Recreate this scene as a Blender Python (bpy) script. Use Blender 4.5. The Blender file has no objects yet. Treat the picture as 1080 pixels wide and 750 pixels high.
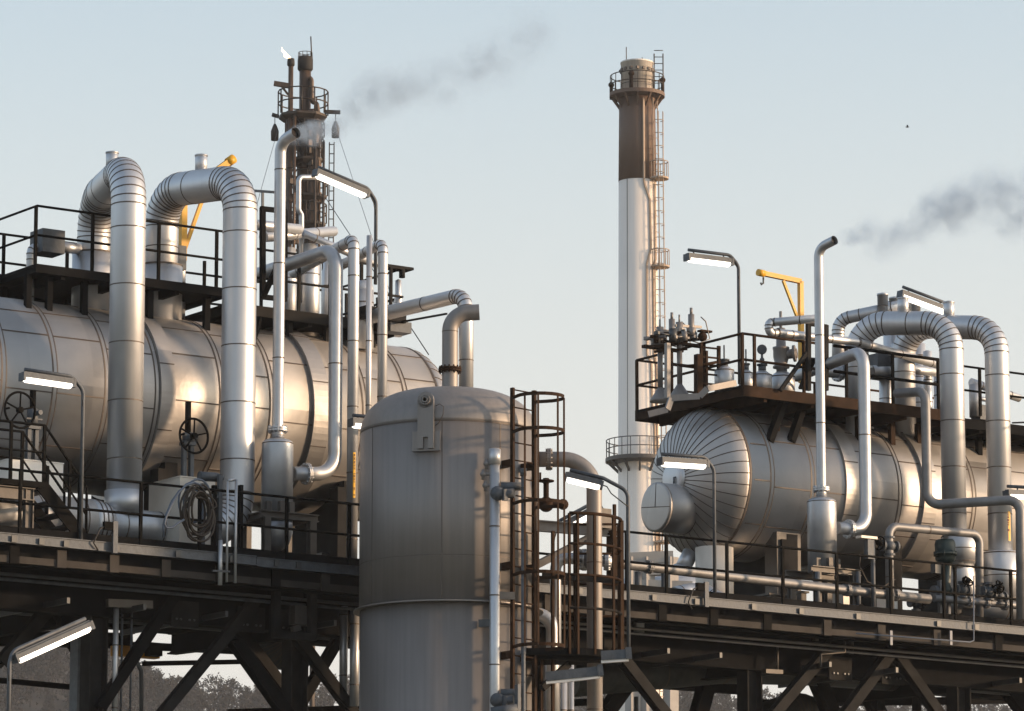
import bpy, bmesh, math, random
from mathutils import Vector as Vec, Matrix
random.seed(7)
sc = bpy.context.scene
COL = sc.collection
rad = math.radians
pi = math.pi

# ------------------------------------------------------------------ camera and plant frame
FPX, PITCH, PHI, CZ = 4800.0, rad(10.54), rad(34.5), 1.7
ct, st, cp, sp = math.cos(PITCH), math.sin(PITCH), math.cos(PHI), math.sin(PHI)

def ray(px, py):
    a, b = (px - 540) / FPX, (375 - py) / FPX
    return Vec((a, ct - b * st, st + b * ct))
def w2p(v):                                   # world xy -> plant axes (u along the deck, w into the plant)
    return Vec((v.x * cp + v.y * sp, -v.x * sp + v.y * cp, v.z))
def p2w(v):
    return Vec((v.x * cp - v.y * sp, v.x * sp + v.y * cp, v.z))
_o = ray(0, 562.7); _o = _o * 77.4
_p = w2p(_o)
U0, W0 = _p.x, _p.y
OFF = Vec((U0, W0, 0))
def V(px, py, w):                             # point of the plant at depth w behind the deck edge
    d = w2p(ray(px, py)); t = (W0 + w) / d.y
    return Vec((d.x * t - U0, w, CZ + d.z * t))
def VY(px, py, Y):                            # point of the plant at world distance Y
    d = ray(px, py); d = d * (Y / d.y)
    q = w2p(d)
    return Vec((q.x - U0, q.y - W0, CZ + d.z))
def Hz(p, py):                                # same plan position, height seen at row py
    Y = p2w(Vec((p.x, p.y, 0)) + OFF).y
    k = (375 - py) / FPX
    return Vec((p.x, p.y, CZ + Y * (k * ct + st) / (ct - k * st)))
def UZ(px, w, z):                             # column px at depth w and height z
    a = (px - 540) / FPX; W = W0 + w; Z = z - CZ
    u = (W * sp + a * ct * W * cp + a * Z * st) / (cp - a * ct * sp)
    return Vec((u - U0, w, z))
ZD = V(0, 562.7, 0).z                          # deck level
def D(px, w, h=0.0):
    return UZ(px, w, ZD + h)
FACE = w2p(Vec((0, -1, 0)))                    # towards the camera, plant axes
RIGHT = w2p(Vec((1, 0, 0)))
UP = Vec((0, 0, 1))

# ------------------------------------------------------------------ materials
MATS = {}
def mat(name, col, metal=0.0, rough=0.5, var=0.12, scale=2.0, bump=0.0, streak=0.0, col2=None, emit=None, es=0.0, rvar=0.1, bscale=None, spec=None):
    m = bpy.data.materials.new(name); m.use_nodes = True
    nt = m.node_tree; b = nt.nodes['Principled BSDF']
    b.inputs['Metallic'].default_value = metal
    if spec is not None: b.inputs['Specular IOR Level'].default_value = spec
    N, L = nt.nodes.new, nt.links.new
    tc = N('ShaderNodeTexCoord')
    nz = N('ShaderNodeTexNoise'); nz.inputs['Scale'].default_value = scale; nz.inputs['Detail'].default_value = 6
    L(tc.outputs['Object'], nz.inputs['Vector'])
    fac = nz.outputs['Fac']
    if streak:
        mp = N('ShaderNodeMapping'); mp.inputs['Scale'].default_value = (9, 9, 0.35)
        L(tc.outputs['Object'], mp.inputs['Vector'])
        n2 = N('ShaderNodeTexNoise'); n2.inputs['Scale'].default_value = 1.6; n2.inputs['Detail'].default_value = 5
        L(mp.outputs['Vector'], n2.inputs['Vector'])
        mx = N('ShaderNodeMix'); mx.inputs[0].default_value = streak
        L(fac, mx.inputs[2]); L(n2.outputs['Fac'], mx.inputs[3]); fac = mx.outputs[0]
    cr = N('ShaderNodeValToRGB')
    cr.color_ramp.elements[0].position = 0.3; cr.color_ramp.elements[1].position = 0.7
    c2 = col2 or tuple(min(1, c * (1 + var)) for c in col)
    c1 = col if col2 else tuple(c * (1 - var) for c in col)
    cr.color_ramp.elements[0].color = (*c1, 1); cr.color_ramp.elements[1].color = (*c2, 1)
    L(fac, cr.inputs[0]); L(cr.outputs[0], b.inputs['Base Color'])
    mr = N('ShaderNodeMapRange'); mr.inputs[3].default_value = max(0.05, rough - rvar); mr.inputs[4].default_value = min(1, rough + rvar)
    L(fac, mr.inputs[0]); L(mr.outputs[0], b.inputs['Roughness'])
    if bump:
        n3 = N('ShaderNodeTexNoise'); n3.inputs['Scale'].default_value = bscale or scale * 2; n3.inputs['Detail'].default_value = 3
        L(tc.outputs['Object'], n3.inputs['Vector'])
        bp = N('ShaderNodeBump'); bp.inputs['Strength'].default_value = bump; bp.inputs['Distance'].default_value = 0.05
        L(n3.outputs['Fac'], bp.inputs['Height']); L(bp.outputs[0], b.inputs['Normal'])
    if emit:
        b.inputs['Emission Color'].default_value = (*emit, 1); b.inputs['Emission Strength'].default_value = es
    MATS[name] = m
    return m
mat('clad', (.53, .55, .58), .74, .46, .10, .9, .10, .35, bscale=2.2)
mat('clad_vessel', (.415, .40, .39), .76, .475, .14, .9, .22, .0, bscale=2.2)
mat('seam', (.10, .085, .075), .4, .6)
mat('pipe_metal', (.44, .46, .49), .7, .44, .12, 3, .06)
mat('tank_metal', (.235, .222, .215), .5, .56, .13, .8, .06, .6)
mat('pipe_dull', (.20, .205, .215), .5, .55, .2, 4, .06)
mat('galv', (.078, .09, .106), .25, .6, .25, 9, .1)
mat('galv_dark', (.07, .075, .08), .5, .5, .2, 6)
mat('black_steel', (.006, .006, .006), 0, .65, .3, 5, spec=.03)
mat('dark_steel', (.0085, .009, .010), 0, .75, .35, 3, .1, spec=.03)  # nearly black: shade below the deck is put into this albedo
mat('brown_steel', (.024, .0235, .0235), 0, .75, .3, 3, .1, spec=.03)  # brown steel, also darkened to carry the under-deck shade in its colour
mat('glare_brown', (.036, .0215, .014), 0, .6, .35, 4, .1, spec=.03)  # dark brown paint with the orange lens-flare glow put into the colour
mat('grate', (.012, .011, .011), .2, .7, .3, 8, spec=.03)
mat('steel_grey', (.085, .078, .072), .2, .55, .2, 4, .1)
mat('pale_steel', (.30, .285, .27), .2, .55, .2, 4, .1)
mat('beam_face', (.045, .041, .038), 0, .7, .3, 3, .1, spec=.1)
mat('white_panel', (.78, .76, .72), 0, .5, .06, 2, .04)
mat('cream_panel', (.62, .58, .52), .1, .5, .1, 2, .04)
mat('yellow', (.62, .33, .015), 0, .45, .12, 4)
mat('sticker_yellow', (.75, .42, .02), 0, .5, .05, 4)
mat('sticker_ink', (.12, .04, .02), 0, .6)
mat('amber', (.55, .25, .02), 0, .5)
mat('motor_green', (.012, .028, .028), .1, .45)
mat('hose_blue', (.11, .14, .19), 0, .5)
mat('hose_brown', (.035, .024, .016), 0, .5)
mat('lamp_glow', (1, 1, 1), 0, .4, 0, emit=(1, .90, .76), es=1.3)
mat('lamp_lens', (.8, .8, .8), 0, .3)
mat('stack_white', (.84, .765, .69), 0, .6, .07, .35, 0, .5)  # white paint warmed: a peach light tint is put into its colour
mat('stack_tan', (.42, .32, .24), 0, .7, .15, 1)
mat('stack_brown', (.135, .088, .064), 0, .7, .15, .4, 0, .4)
mat('stack_top', (.74, .69, .64), .1, .6, .3, .9, 0, .5)
mat('tower_steel', (.05, .038, .031), .3, .6, .5, 1.2)
mat('tower_pipe', (.095, .064, .046), .4, .5, .5, .8, 0, .5)
mat('soot', (.02, .018, .018), 0, .8)
mat('flame', (1, .8, .5), 0, .5, 0, emit=(1, .70, .38), es=1.8)
mat('ground', (.14, .12, .09), 0, .95, .3, .02, col2=(.09, .10, .06))
mat('hill', (.024, .0215, .0185), 0, .95, .3, .02)
mat('foliage', (.026, .0265, .025), 0, 1, .3, .05, col2=(.052, .045, .038), spec=0)
mat('concrete', (.36, .34, .32), 0, .8, .15, 1.5)
mat('bird', (.02, .02, .02), 0, .8)
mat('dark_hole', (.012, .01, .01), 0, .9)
mat('cable', (.015, .015, .016), 0, .6)

def panels(m, per_u, per_a, zoff):                # sheet-to-sheet differences of the cladding
    nt = m.node_tree; b = nt.nodes['Principled BSDF']; N, L = nt.nodes.new, nt.links.new
    tc = N('ShaderNodeTexCoord'); sx = N('ShaderNodeSeparateXYZ'); L(tc.outputs['Object'], sx.inputs[0])
    def M(op, a, c=None):
        n = N('ShaderNodeMath'); n.operation = op
        for i, x in enumerate((a, c)):
            if x is None: continue
            if isinstance(x, (int, float)): n.inputs[i].default_value = x
            else: L(x, n.inputs[i])
        return n.outputs[0]
    fu = M('FLOOR', M('MULTIPLY', sx.outputs[0], per_u))
    an = M('ARCTAN2', M('SUBTRACT', sx.outputs[2], zoff), sx.outputs[1])
    fa = M('FLOOR', M('ADD', M('MULTIPLY', an, per_a), M('MULTIPLY', fu, .37)))
    cb = N('ShaderNodeCombineXYZ'); L(fu, cb.inputs[0]); L(fa, cb.inputs[1])
    wn = N('ShaderNodeTexWhiteNoise'); wn.noise_dimensions = '2D'; L(cb.outputs[0], wn.inputs['Vector'])
    mr = N('ShaderNodeMapRange'); mr.inputs[3].default_value = .84; mr.inputs[4].default_value = 1.12; L(wn.outputs['Value'], mr.inputs[0])
    mx = N('ShaderNodeMix'); mx.data_type = 'RGBA'; mx.blend_type = 'MULTIPLY'; mx.inputs[0].default_value = 1
    cr = b.inputs['Base Color'].links[0].from_socket; L(cr, mx.inputs[6]); L(mr.outputs[0], mx.inputs[7]); L(mx.outputs[2], b.inputs['Base Color'])
    r0 = b.inputs['Roughness'].links[0].from_socket; L(M('ADD', r0, M('MULTIPLY', M('SUBTRACT', wn.outputs['Value'], .5), .14)), b.inputs['Roughness'])
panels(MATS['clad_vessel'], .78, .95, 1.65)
# ------------------------------------------------------------------ mesh builder
class MB:
    def __init__(s): s.v = []; s.f = []; s.m = []; s.s = []
    def _add(s, vs, fs, m=0, smooth=True):
        o = len(s.v); s.v += [Vec(x) for x in vs]
        for f in fs:
            s.f.append(tuple(i + o for i in f)); s.m.append(m); s.s.append(smooth)
    @staticmethod
    def frame(t, ref=UP):
        t = t.normalized()
        if abs(t.dot(ref)) > .999: ref = Vec((0, 1, 0))
        a = t.cross(ref).normalized(); b = a.cross(t).normalized()
        return a, b
    def tube(s, path, r, n=12, cap=True, m=0, closed=False):
        P = [Vec(p) for p in path]; k = len(P)
        rs = r if isinstance(r, (list, tuple)) else [r] * k
        T = []
        for i in range(k):
            if closed: t = P[(i + 1) % k] - P[i - 1]
            elif i == 0: t = P[1] - P[0]
            elif i == k - 1: t = P[-1] - P[-2]
            else: t = (P[i + 1] - P[i]).normalized() + (P[i] - P[i - 1]).normalized()
            T.append(t.normalized())
        a, b = s.frame(T[0]); vs = []
        for i in range(k):
            if i:
                q = T[i - 1].rotation_difference(T[i]); a = q @ a
                a = (a - T[i] * a.dot(T[i])).normalized(); b = a.cross(T[i])
            for j in range(n):
                g = 2 * pi * j / n
                vs.append(P[i] + (a * math.cos(g) + b * math.sin(g)) * rs[i])
        fs = []
        for i in range(k if closed else k - 1):
            i2 = (i + 1) % k
            for j in range(n):
                j2 = (j + 1) % n
                fs.append((i * n + j, i * n + j2, i2 * n + j2, i2 * n + j))
        s._add(vs, fs, m, True)
        if cap and not closed:
            o = len(s.v) - len(vs)
            s.f.append(tuple(o + j for j in range(n))[::-1]); s.m.append(m); s.s.append(False)
            s.f.append(tuple(o + (k - 1) * n + j for j in range(n))); s.m.append(m); s.s.append(False)
        return s
    def cyl(s, p0, p1, r, n=14, m=0, r2=None, cap=True):
        return s.tube([p0, p1], [r, r if r2 is None else r2], n, cap, m)
    def bar(s, p0, p1, a, b, m=0, ref=UP):           # rectangular bar: a sideways, b along ref
        p0, p1 = Vec(p0), Vec(p1); x, y = s.frame(p1 - p0, ref)
        vs = []
        for p in (p0, p1):
            for (i, j) in ((-1, -1), (1, -1), (1, 1), (-1, 1)):
                vs.append(p + x * (i * a / 2) + y * (j * b / 2))
        s._add(vs, [(0, 1, 2, 3)[::-1], (4, 5, 6, 7), (0, 1, 5, 4), (1, 2, 6, 5), (2, 3, 7, 6), (3, 0, 4, 7)], m, False)
        return s
    def ibeam(s, p0, p1, h, b, t=.02, m=0, ref=UP):
        p0, p1 = Vec(p0), Vec(p1); x, y = s.frame(p1 - p0, ref)
        prof = [(-b/2, -h/2), (b/2, -h/2), (b/2, -h/2+t), (t/2, -h/2+t), (t/2, h/2-t), (b/2, h/2-t), (b/2, h/2), (-b/2, h/2), (-b/2, h/2-t), (-t/2, h/2-t), (-t/2, -h/2+t), (-b/2, -h/2+t)]
        vs = [p + x * i + y * j for p in (p0, p1) for (i, j) in prof]; n = 12
        fs = [(j, (j + 1) % n, n + (j + 1) % n, n + j) for j in range(n)]
        for o in (0, n):
            for q in ((0, 1, 2, 11), (3, 4, 9, 10), (5, 6, 7, 8)): fs.append(tuple(o + i for i in q))
        s._add(vs, fs, m, False); return s
    def box(s, p, q, m=0):
        x0, x1 = sorted((p[0], q[0])); y0, y1 = sorted((p[1], q[1])); z0, z1 = sorted((p[2], q[2]))
        vs = [(x0, y0, z0), (x1, y0, z0), (x1, y1, z0), (x0, y1, z0), (x0, y0, z1), (x1, y0, z1), (x1, y1, z1), (x0, y1, z1)]
        s._add(vs, [(3, 2, 1, 0), (4, 5, 6, 7), (0, 1, 5, 4), (1, 2, 6, 5), (2, 3, 7, 6), (3, 0, 4, 7)], m, False); return s
    def rev(s, c, ax, prof, n=32, m=0, smooth=True):    # prof: (radius, distance along ax)
        c, ax = Vec(c), Vec(ax).normalized(); a, b = s.frame(ax)
        vs, fs = [], []; k = len(prof)
        for (r, h) in prof:
            for j in range(n):
                g = 2 * pi * j / n; vs.append(c + ax * h + (a * math.cos(g) + b * math.sin(g)) * max(r, 1e-4))
        for i in range(k - 1):
            for j in range(n):
                j2 = (j + 1) % n; fs.append((i * n + j, i * n + j2, (i + 1) * n + j2, (i + 1) * n + j))
        s._add(vs, fs, m, smooth)
        o = len(s.v) - len(vs)
        for i, rev in ((0, True), (k - 1, False)):
            if prof[i][0] > .002:
                f = tuple(o + i * n + j for j in range(n)); s.f.append(f[::-1] if rev else f); s.m.append(m); s.s.append(False)
        return s
    def sph(s, c, r, n=12, m=0, sz=1.0):
        prof = [(r * math.sin(pi * i / 8), -r * sz * math.cos(pi * i / 8)) for i in range(9)]
        return s.rev(c, UP, prof, n, m)
    def ring(s, c, ax, r, wd, t=.005, n=28, m=1):        # flat hoop lying on a round surface
        return s.rev(c, ax, [(r - .01, -wd / 2), (r + t, -wd / 2), (r + t, wd / 2), (r - .01, wd / 2)], n, m, False)
    def flange(s, c, ax, r, t=.05, n=20, m=0, bolts=12):
        ax = Vec(ax).normalized()
        s.rev(c, ax, [(r, -t), (r, -.006)], n, m, False); s.rev(c, ax, [(r, .006), (r, t)], n, m, False)
        s.rev(c, ax, [(r * .8, -.006), (r * .8, .006)], n, m, False)
        a, b = s.frame(ax)
        for j in range(bolts):
            g = 2 * pi * j / bolts; p = Vec(c) + (a * math.cos(g) + b * math.sin(g)) * r * .88
            s.cyl(p - ax * (t + .03), p + ax * (t + .03), .016, 6, m)
        return s
    def build(s, name, mats, parent=None, base=None):
        if isinstance(mats, str): mats = [mats]
        if parent is not None: base = Vec(parent['_b'])
        else: base = Vec(base) if base is not None else Vec((0, 0, 0))
        me = bpy.data.meshes.new(name)
        me.from_pydata([tuple(v - base) for v in s.v], [], s.f)
        for x in mats: me.materials.append(MATS[x])
        me.polygons.foreach_set('material_index', s.m); me.polygons.foreach_set('use_smooth', s.s)
        bm = bmesh.new(); bm.from_mesh(me); bmesh.ops.recalc_face_normals(bm, faces=bm.faces); bm.to_mesh(me); bm.free()
        me.update()
        o = bpy.data.objects.new(name, me); COL.objects.link(o)
        if parent is not None: o.parent = parent; o['_b'] = tuple(base)
        else:
            o.location = p2w(base + OFF); o.rotation_euler = (0, 0, PHI); o['_b'] = tuple(base)
        return o
def tag(o, label, cat, group=None, kind=None):
    if label: o['label'] = label
    if cat: o['category'] = cat
    if group: o['group'] = group
    if kind: o['kind'] = kind
    return o
def thing(name, label, cat, base, group=None):
    o = bpy.data.objects.new(name, None); COL.objects.link(o); o.empty_display_size = .3
    o.location = p2w(Vec(base) + OFF); o.rotation_euler = (0, 0, PHI); o['_b'] = tuple(base)
    return tag(o, label, cat, group)

def fillet(pts, R, seg=12):
    P = [Vec(p) for p in pts]
    segs = []; cur = P[0]
    for i in range(1, len(P) - 1):
        a, b = (P[i - 1] - P[i]), (P[i + 1] - P[i]); la, lb = a.length, b.length
        an = a.angle(b); Ri = R[i - 1] if isinstance(R, (list, tuple)) else R
        d = min(Ri / math.tan(an / 2), la * .49 if i > 1 else la * .95, lb * .49 if i < len(P) - 2 else lb * .95)
        Rr = d * math.tan(an / 2)
        s0, s1 = P[i] + a.normalized() * d, P[i] + b.normalized() * d
        bis = (a.normalized() + b.normalized()).normalized()
        c = P[i] + bis * (Rr / math.sin(an / 2))
        v0, v1 = s0 - c, s1 - c; sw = v0.angle(v1); axis = v0.cross(v1).normalized()
        arc = [c + Matrix.Rotation(sw * k / seg, 3, axis) @ v0 for k in range(seg + 1)]
        segs.append(('L', [cur, s0])); segs.append(('A', arc)); cur = s1
    segs.append(('L', [cur, P[-1]]))
    return segs
def pipe(mb, pts, r, R=.4, band=0, gores=0, n=20, seg=12, cap=True, phase=.35, wd=.022):
    segs = fillet(pts, R, seg) if len(pts) > 2 else [('L', [Vec(p) for p in pts])]
    path = []
    for k, S in segs:
        for p in S:
            if not path or (p - path[-1]).length > 1e-4: path.append(p)
    mb.tube(path, r, n, cap)
    for k, S in segs:
        if k == 'L' and band:
            d = S[1] - S[0]; L = d.length; x = band * phase
            while x < L - .05:
                mb.ring(S[0] + d.normalized() * x, d, r, wd, .004, n); x += band
        if k == 'A' and gores:
            for g in range(gores + 1):
                x = g / gores * (len(S) - 1); i = min(int(x), len(S) - 2); f = x - i
                t = (S[i + 1] - S[i])
                mb.ring(S[i].lerp(S[i + 1], f), t, r, wd, .006, n)
    return path

def railing(label, pts, h, posts, group=None, mats='black_steel', rails=(.5, 1.0), toe=.12, rr=.024, name='guard_railing', pr=.026):
    """pts: foot polyline; posts: list of points on it"""
    t = thing(name, label, 'railing', pts[0], group)
    up = UP * h
    for k, fr in enumerate(rails):
        b = MB().tube([Vec(p) + up * fr for p in pts], rr, 8); b.build('rail', mats, t)
    for p in posts:
        MB().bar(Vec(p), Vec(p) + up, pr * 2, pr * 2).build('post', mats, t)
    if toe:
        b = MB()
        for a, c in zip(pts[:-1], pts[1:]): b.bar(Vec(a) + UP * toe / 2, Vec(c) + UP * toe / 2, .012, toe)
        b.build('toe_board', 'dark_steel' if mats == 'black_steel' else mats, t)
    return t
def lerp_px(a, b, px):
    return None

def lamp(label, w, base, bend, a, b, lit=True, off=9, Y=None, group='fluorescent lamps on bent poles', pole_r=.034):
    """pole rises from base to the bend and leans over the fitting that runs from a (near the pole) to b"""
    F = (lambda x, y: VY(x, y, Y)) if Y else (lambda x, y: V(x, y, w))
    pb = F(*base); pt = Hz(pb, bend[1])
    A, B = F(*a), F(*b); k = 1 / (A - F(a[0], a[1] + 10)).length * 10   # px per metre
    t = thing('fluorescent_lamp', label, 'lamp', pb, group)
    dv = (B - A).normalized(); side, up = MB.frame(dv)
    if up.z < 0: up = -up
    rod = MB()
    A2, B2 = A + up * off / k, B + up * off / k
    pipe(rod, [pb, pt.lerp(pb, 0) + Vec((0, 0, 0)), A2, B2 + dv * -.03], pole_r, .22, n=10, seg=8); rod.build('pole', 'galv', t)
    hs = MB(); hs.bar(A + up * .045, B + up * .045, .19, .075, ref=up); hs.bar(A + up * .096, B + up * .096, .11, .025, ref=up)
    hs.bar(A - dv * .03 + up * .02, A + dv * .012 + up * .02, .2, .14, ref=up); hs.bar(B - dv * .012 + up * .02, B + dv * .03 + up * .02, .2, .14, ref=up)
    for f in (.15, .85):
        p = A.lerp(B, f); hs.cyl(p + up * .07, p + up * (off / k), .018, 6)
    hs.build('housing', 'galv', t)
    L = MB(); n = 12; L.tube([A + dv * .02 - up * .01, A + dv * .06 - up * .01, B - dv * .06 - up * .01, B - dv * .02 - up * .01], [.05, .07, .07, .05], n)
    L.build('diffuser', 'lamp_glow' if lit else 'lamp_lens', t)
    c = MB(); c.tube([A + up * .03, A - dv * .10 + up * .02, A - dv * .2 - up * .08, pt + Vec((0, 0, -.28)) + FACE * .03], .011, 6); c.build('cable', 'cable', t)
    return t

exec_parts = []
# ================================================================== ground, hills, wood
def big(name, verts, faces, m, kind):
    me = bpy.data.meshes.new(name); me.from_pydata(verts, [], faces); me.materials.append(MATS[m])
    for p in me.polygons: p.use_smooth = True
    o = bpy.data.objects.new(name, me); COL.objects.link(o); o['kind'] = kind; return o
G = 6000
big('ground', [(-G, -G, 0), (G, -G, 0), (G, G, 0), (-G, G, 0)], [(0, 1, 2, 3)], 'ground', 'structure')
prof = [(-260, 640), (-100, 648), (0, 656), (60, 664), (110, 680), (150, 703), (190, 722), (230, 727), (270, 722), (300, 718), (340, 724), (400, 728), (500, 734), (700, 742), (900, 746), (1080, 746), (1350, 742)]
def prow(px):
    for (a, b), (c, d) in zip(prof[:-1], prof[1:]):
        if a <= px <= c: return b + (d - b) * (px - a) / (c - a)
    return prof[-1][1]
def hillz(X, Y):                                 # rises to a ridge about 900 m out
    px = X / 900 * FPX / 1.0 * ct + 540
    zr = 900 * (st + (375 - prow(max(-259, min(1349, px))) - 20) / FPX * ct) / (ct - (375 - prow(max(-259, min(1349, px))) - 20) / FPX * st) + CZ
    t = (Y - 520) / 380
    s = 0 if t <= 0 else (t * t * (3 - 2 * t) if t < 1 else max(0.0, 1 - (t - 1) * .55))
    return zr * s - .3 + 2.0 * math.sin(X * .05 + Y * .03) * s
vs, fs = [], []; nx, ny = 90, 30
for j in range(ny + 1):
    for i in range(nx + 1):
        X = -260 + 520 * i / nx; Y = 520 + 700 * j / ny; vs.append((X, Y, hillz(X, Y)))
for j in range(ny):
    for i in range(nx):
        q = j * (nx + 1) + i; fs.append((q, q + 1, q + nx + 2, q + nx + 1))
big('hills', vs, fs, 'hill', 'structure')
vs, fs = [], []
rt = random.Random(3)
for row in range(19):
    for i in range(92 if row < 9 else (34 if row < 17 else 190)):
        X = -125 + (250 * (i + rt.random()) / 92 if row < 9 else 78 * (i + rt.random()) / 34); Y = 905 - row * 17 + rt.uniform(-8, 8)
        if row >= 17: X = rt.uniform(-112, -62); Y = rt.uniform(765, 900)
        z0 = hillz(X, Y); hgt = rt.uniform(3.2, 6) * (1.25 if rt.random() < .12 else 1); wdt = hgt * rt.uniform(.28, .5)
        sparse = rt.random() < .18
        clumps = []
        for q in range(9 if sparse else 16):
            hh = rt.random(); g = rt.uniform(0, 2 * pi); rr = rt.uniform(.3, 1); prf = math.sin(pi * min(1, hh * .85 + .14)) ** .7
            clumps.append(Vec((X + math.cos(g) * rr * wdt * prf, Y + math.sin(g) * rr * wdt * prf, z0 + hgt * (.15 + .82 * hh))))
        for q in range(0 if sparse else 60):
            g = rt.uniform(0, 2 * pi); rr = math.sqrt(rt.random()); hh = rt.random()
            prf = math.sin(pi * min(1, hh * .9 + .12)) ** .7
            bump = 1 + .3 * math.sin(g * 3 + i) * math.sin(hh * 7 + row)
            c = Vec((X + math.cos(g) * rr * wdt * prf * bump, Y + math.sin(g) * rr * wdt * prf * bump, z0 + hgt * (.12 + .88 * hh)))
            n = Vec((rt.gauss(0, 1), rt.gauss(0, 1), rt.gauss(0, 1))).normalized(); a, b = MB.frame(n); sz = rt.uniform(.12, .32) * (.6 if sparse else 1)
            o = len(vs); vs += [tuple(c + a * sz), tuple(c - a * sz * .6 + b * sz), tuple(c - a * sz * .5 - b * sz)]; fs.append((o, o + 1, o + 2))
        for cc_ in clumps:
            for q in range(12 if sparse else 24):
                c = cc_ + Vec((rt.gauss(0, 1), rt.gauss(0, 1), rt.gauss(0, .75))) * (wdt * .2)
                n = Vec((rt.gauss(0, 1), rt.gauss(0, 1), rt.gauss(0, 1) + .8)).normalized(); a, b = MB.frame(n); sz = rt.uniform(.12, .30) * (.7 if sparse else 1)
                o = len(vs); vs += [tuple(c + a * sz), tuple(c - a * sz * .6 + b * sz), tuple(c - a * sz * .5 - b * sz)]; fs.append((o, o + 1, o + 2))
        o = len(vs)
        vs += [(X - .15, Y, z0), (X + .15, Y, z0), (X, Y + .15, z0), (X, Y, z0 + hgt * .9)]; fs += [(o, o + 1, o + 3), (o + 1, o + 2, o + 3), (o + 2, o, o + 3)]
big('woodland', vs, fs, 'foliage', 'stuff')
bpy.data.objects['woodland']['label'] = 'hazy wooded hillside far behind the plant'
bpy.data.objects['woodland']['category'] = 'woodland'
#@@NEXT
def K(p):                                        # px per metre at a plant point
    return FPX / p2w(Vec((p.x, p.y, 0)) + OFF).y
X3, Y3, Z3 = Vec((1, 0, 0)), Vec((0, 1, 0)), UP
# ================================================================== raised deck
uL, uR = D(-140, 0).x, D(1300, 0).x
deck = thing('process_deck', 'long raised steel deck on dark columns and diagonal braces carrying both vessels', 'platform', Vec((uL, 0, 0)))
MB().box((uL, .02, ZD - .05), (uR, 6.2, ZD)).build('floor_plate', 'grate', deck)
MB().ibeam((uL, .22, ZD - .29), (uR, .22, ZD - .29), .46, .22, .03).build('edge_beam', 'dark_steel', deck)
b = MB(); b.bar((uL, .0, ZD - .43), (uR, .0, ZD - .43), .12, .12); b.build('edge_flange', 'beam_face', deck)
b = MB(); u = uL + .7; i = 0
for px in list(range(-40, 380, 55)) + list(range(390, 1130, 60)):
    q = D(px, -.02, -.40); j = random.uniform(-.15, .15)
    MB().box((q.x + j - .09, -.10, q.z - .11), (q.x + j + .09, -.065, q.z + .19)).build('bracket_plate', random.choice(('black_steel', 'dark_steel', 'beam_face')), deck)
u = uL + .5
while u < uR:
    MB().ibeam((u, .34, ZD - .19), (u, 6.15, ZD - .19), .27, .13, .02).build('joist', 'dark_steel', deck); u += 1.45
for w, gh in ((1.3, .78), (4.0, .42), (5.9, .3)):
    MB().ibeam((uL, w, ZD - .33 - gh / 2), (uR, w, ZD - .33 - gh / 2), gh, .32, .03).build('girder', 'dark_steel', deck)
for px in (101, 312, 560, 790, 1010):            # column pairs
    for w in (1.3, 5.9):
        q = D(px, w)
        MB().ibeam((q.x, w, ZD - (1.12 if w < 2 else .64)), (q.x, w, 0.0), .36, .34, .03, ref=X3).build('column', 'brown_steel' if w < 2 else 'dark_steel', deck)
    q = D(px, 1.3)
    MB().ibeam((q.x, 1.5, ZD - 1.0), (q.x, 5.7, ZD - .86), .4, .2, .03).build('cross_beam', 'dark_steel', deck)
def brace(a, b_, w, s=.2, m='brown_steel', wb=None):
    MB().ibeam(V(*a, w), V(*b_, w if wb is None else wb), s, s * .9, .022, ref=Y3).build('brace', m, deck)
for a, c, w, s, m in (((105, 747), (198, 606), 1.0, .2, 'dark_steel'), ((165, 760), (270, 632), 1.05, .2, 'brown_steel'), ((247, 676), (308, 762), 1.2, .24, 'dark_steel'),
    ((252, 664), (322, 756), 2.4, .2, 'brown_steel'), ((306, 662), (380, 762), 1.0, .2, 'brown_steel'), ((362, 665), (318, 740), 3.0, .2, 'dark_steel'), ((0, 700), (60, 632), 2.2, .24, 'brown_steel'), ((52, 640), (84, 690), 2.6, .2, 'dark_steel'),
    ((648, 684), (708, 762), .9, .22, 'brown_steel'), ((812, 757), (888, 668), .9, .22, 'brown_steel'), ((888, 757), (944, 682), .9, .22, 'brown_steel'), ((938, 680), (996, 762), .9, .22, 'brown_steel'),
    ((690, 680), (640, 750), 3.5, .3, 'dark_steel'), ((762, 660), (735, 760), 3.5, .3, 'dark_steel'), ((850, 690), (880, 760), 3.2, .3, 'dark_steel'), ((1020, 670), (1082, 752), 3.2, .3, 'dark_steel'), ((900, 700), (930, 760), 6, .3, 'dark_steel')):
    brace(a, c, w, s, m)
# lower cross framing seen under the deck
lf = thing('lower_framing', 'dark horizontal framing hung low under the raised deck', 'framing', D(250, 5, -2.2))
for (a, c, w, h) in (((-60, 672), (140, 676), 6.2, .28), ((140, 681), (330, 690), 6.2, .14), ((-60, 712), (110, 728), 7.0, .1), ((180, 684), (290, 681), 7.2, .16), ((150, 700), (310, 697), 7.4, .09), ((240, 752), (640, 740), 5.5, .14),
                     ((640, 700), (780, 692), 6.6, .2), ((660, 718), (782, 727), 7.2, .22), ((690, 708), (775, 700), 7.5, .12), ((860, 690), (1100, 672), 6.8, .16), ((880, 722), (1100, 716), 7.0, .3), ((790, 742), (1100, 738), 7.2, .16), ((1000, 700), (1100, 690), 4.2, .12)):
    MB().ibeam(V(*a, w), V(*c, w), h, h * .7, .02).build('beam', 'dark_steel', lf)
for px, y0, y1 in ((205, 665, 684), (262, 670, 684), (672, 690, 712), (714, 690, 716), (740, 690, 704), (915, 690, 725), (1060, 680, 740)):
    MB().bar(V(px, y0, 7.2), V(px, y1, 7.2), .12, .12).build('hanger', 'dark_steel', lf)

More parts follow.
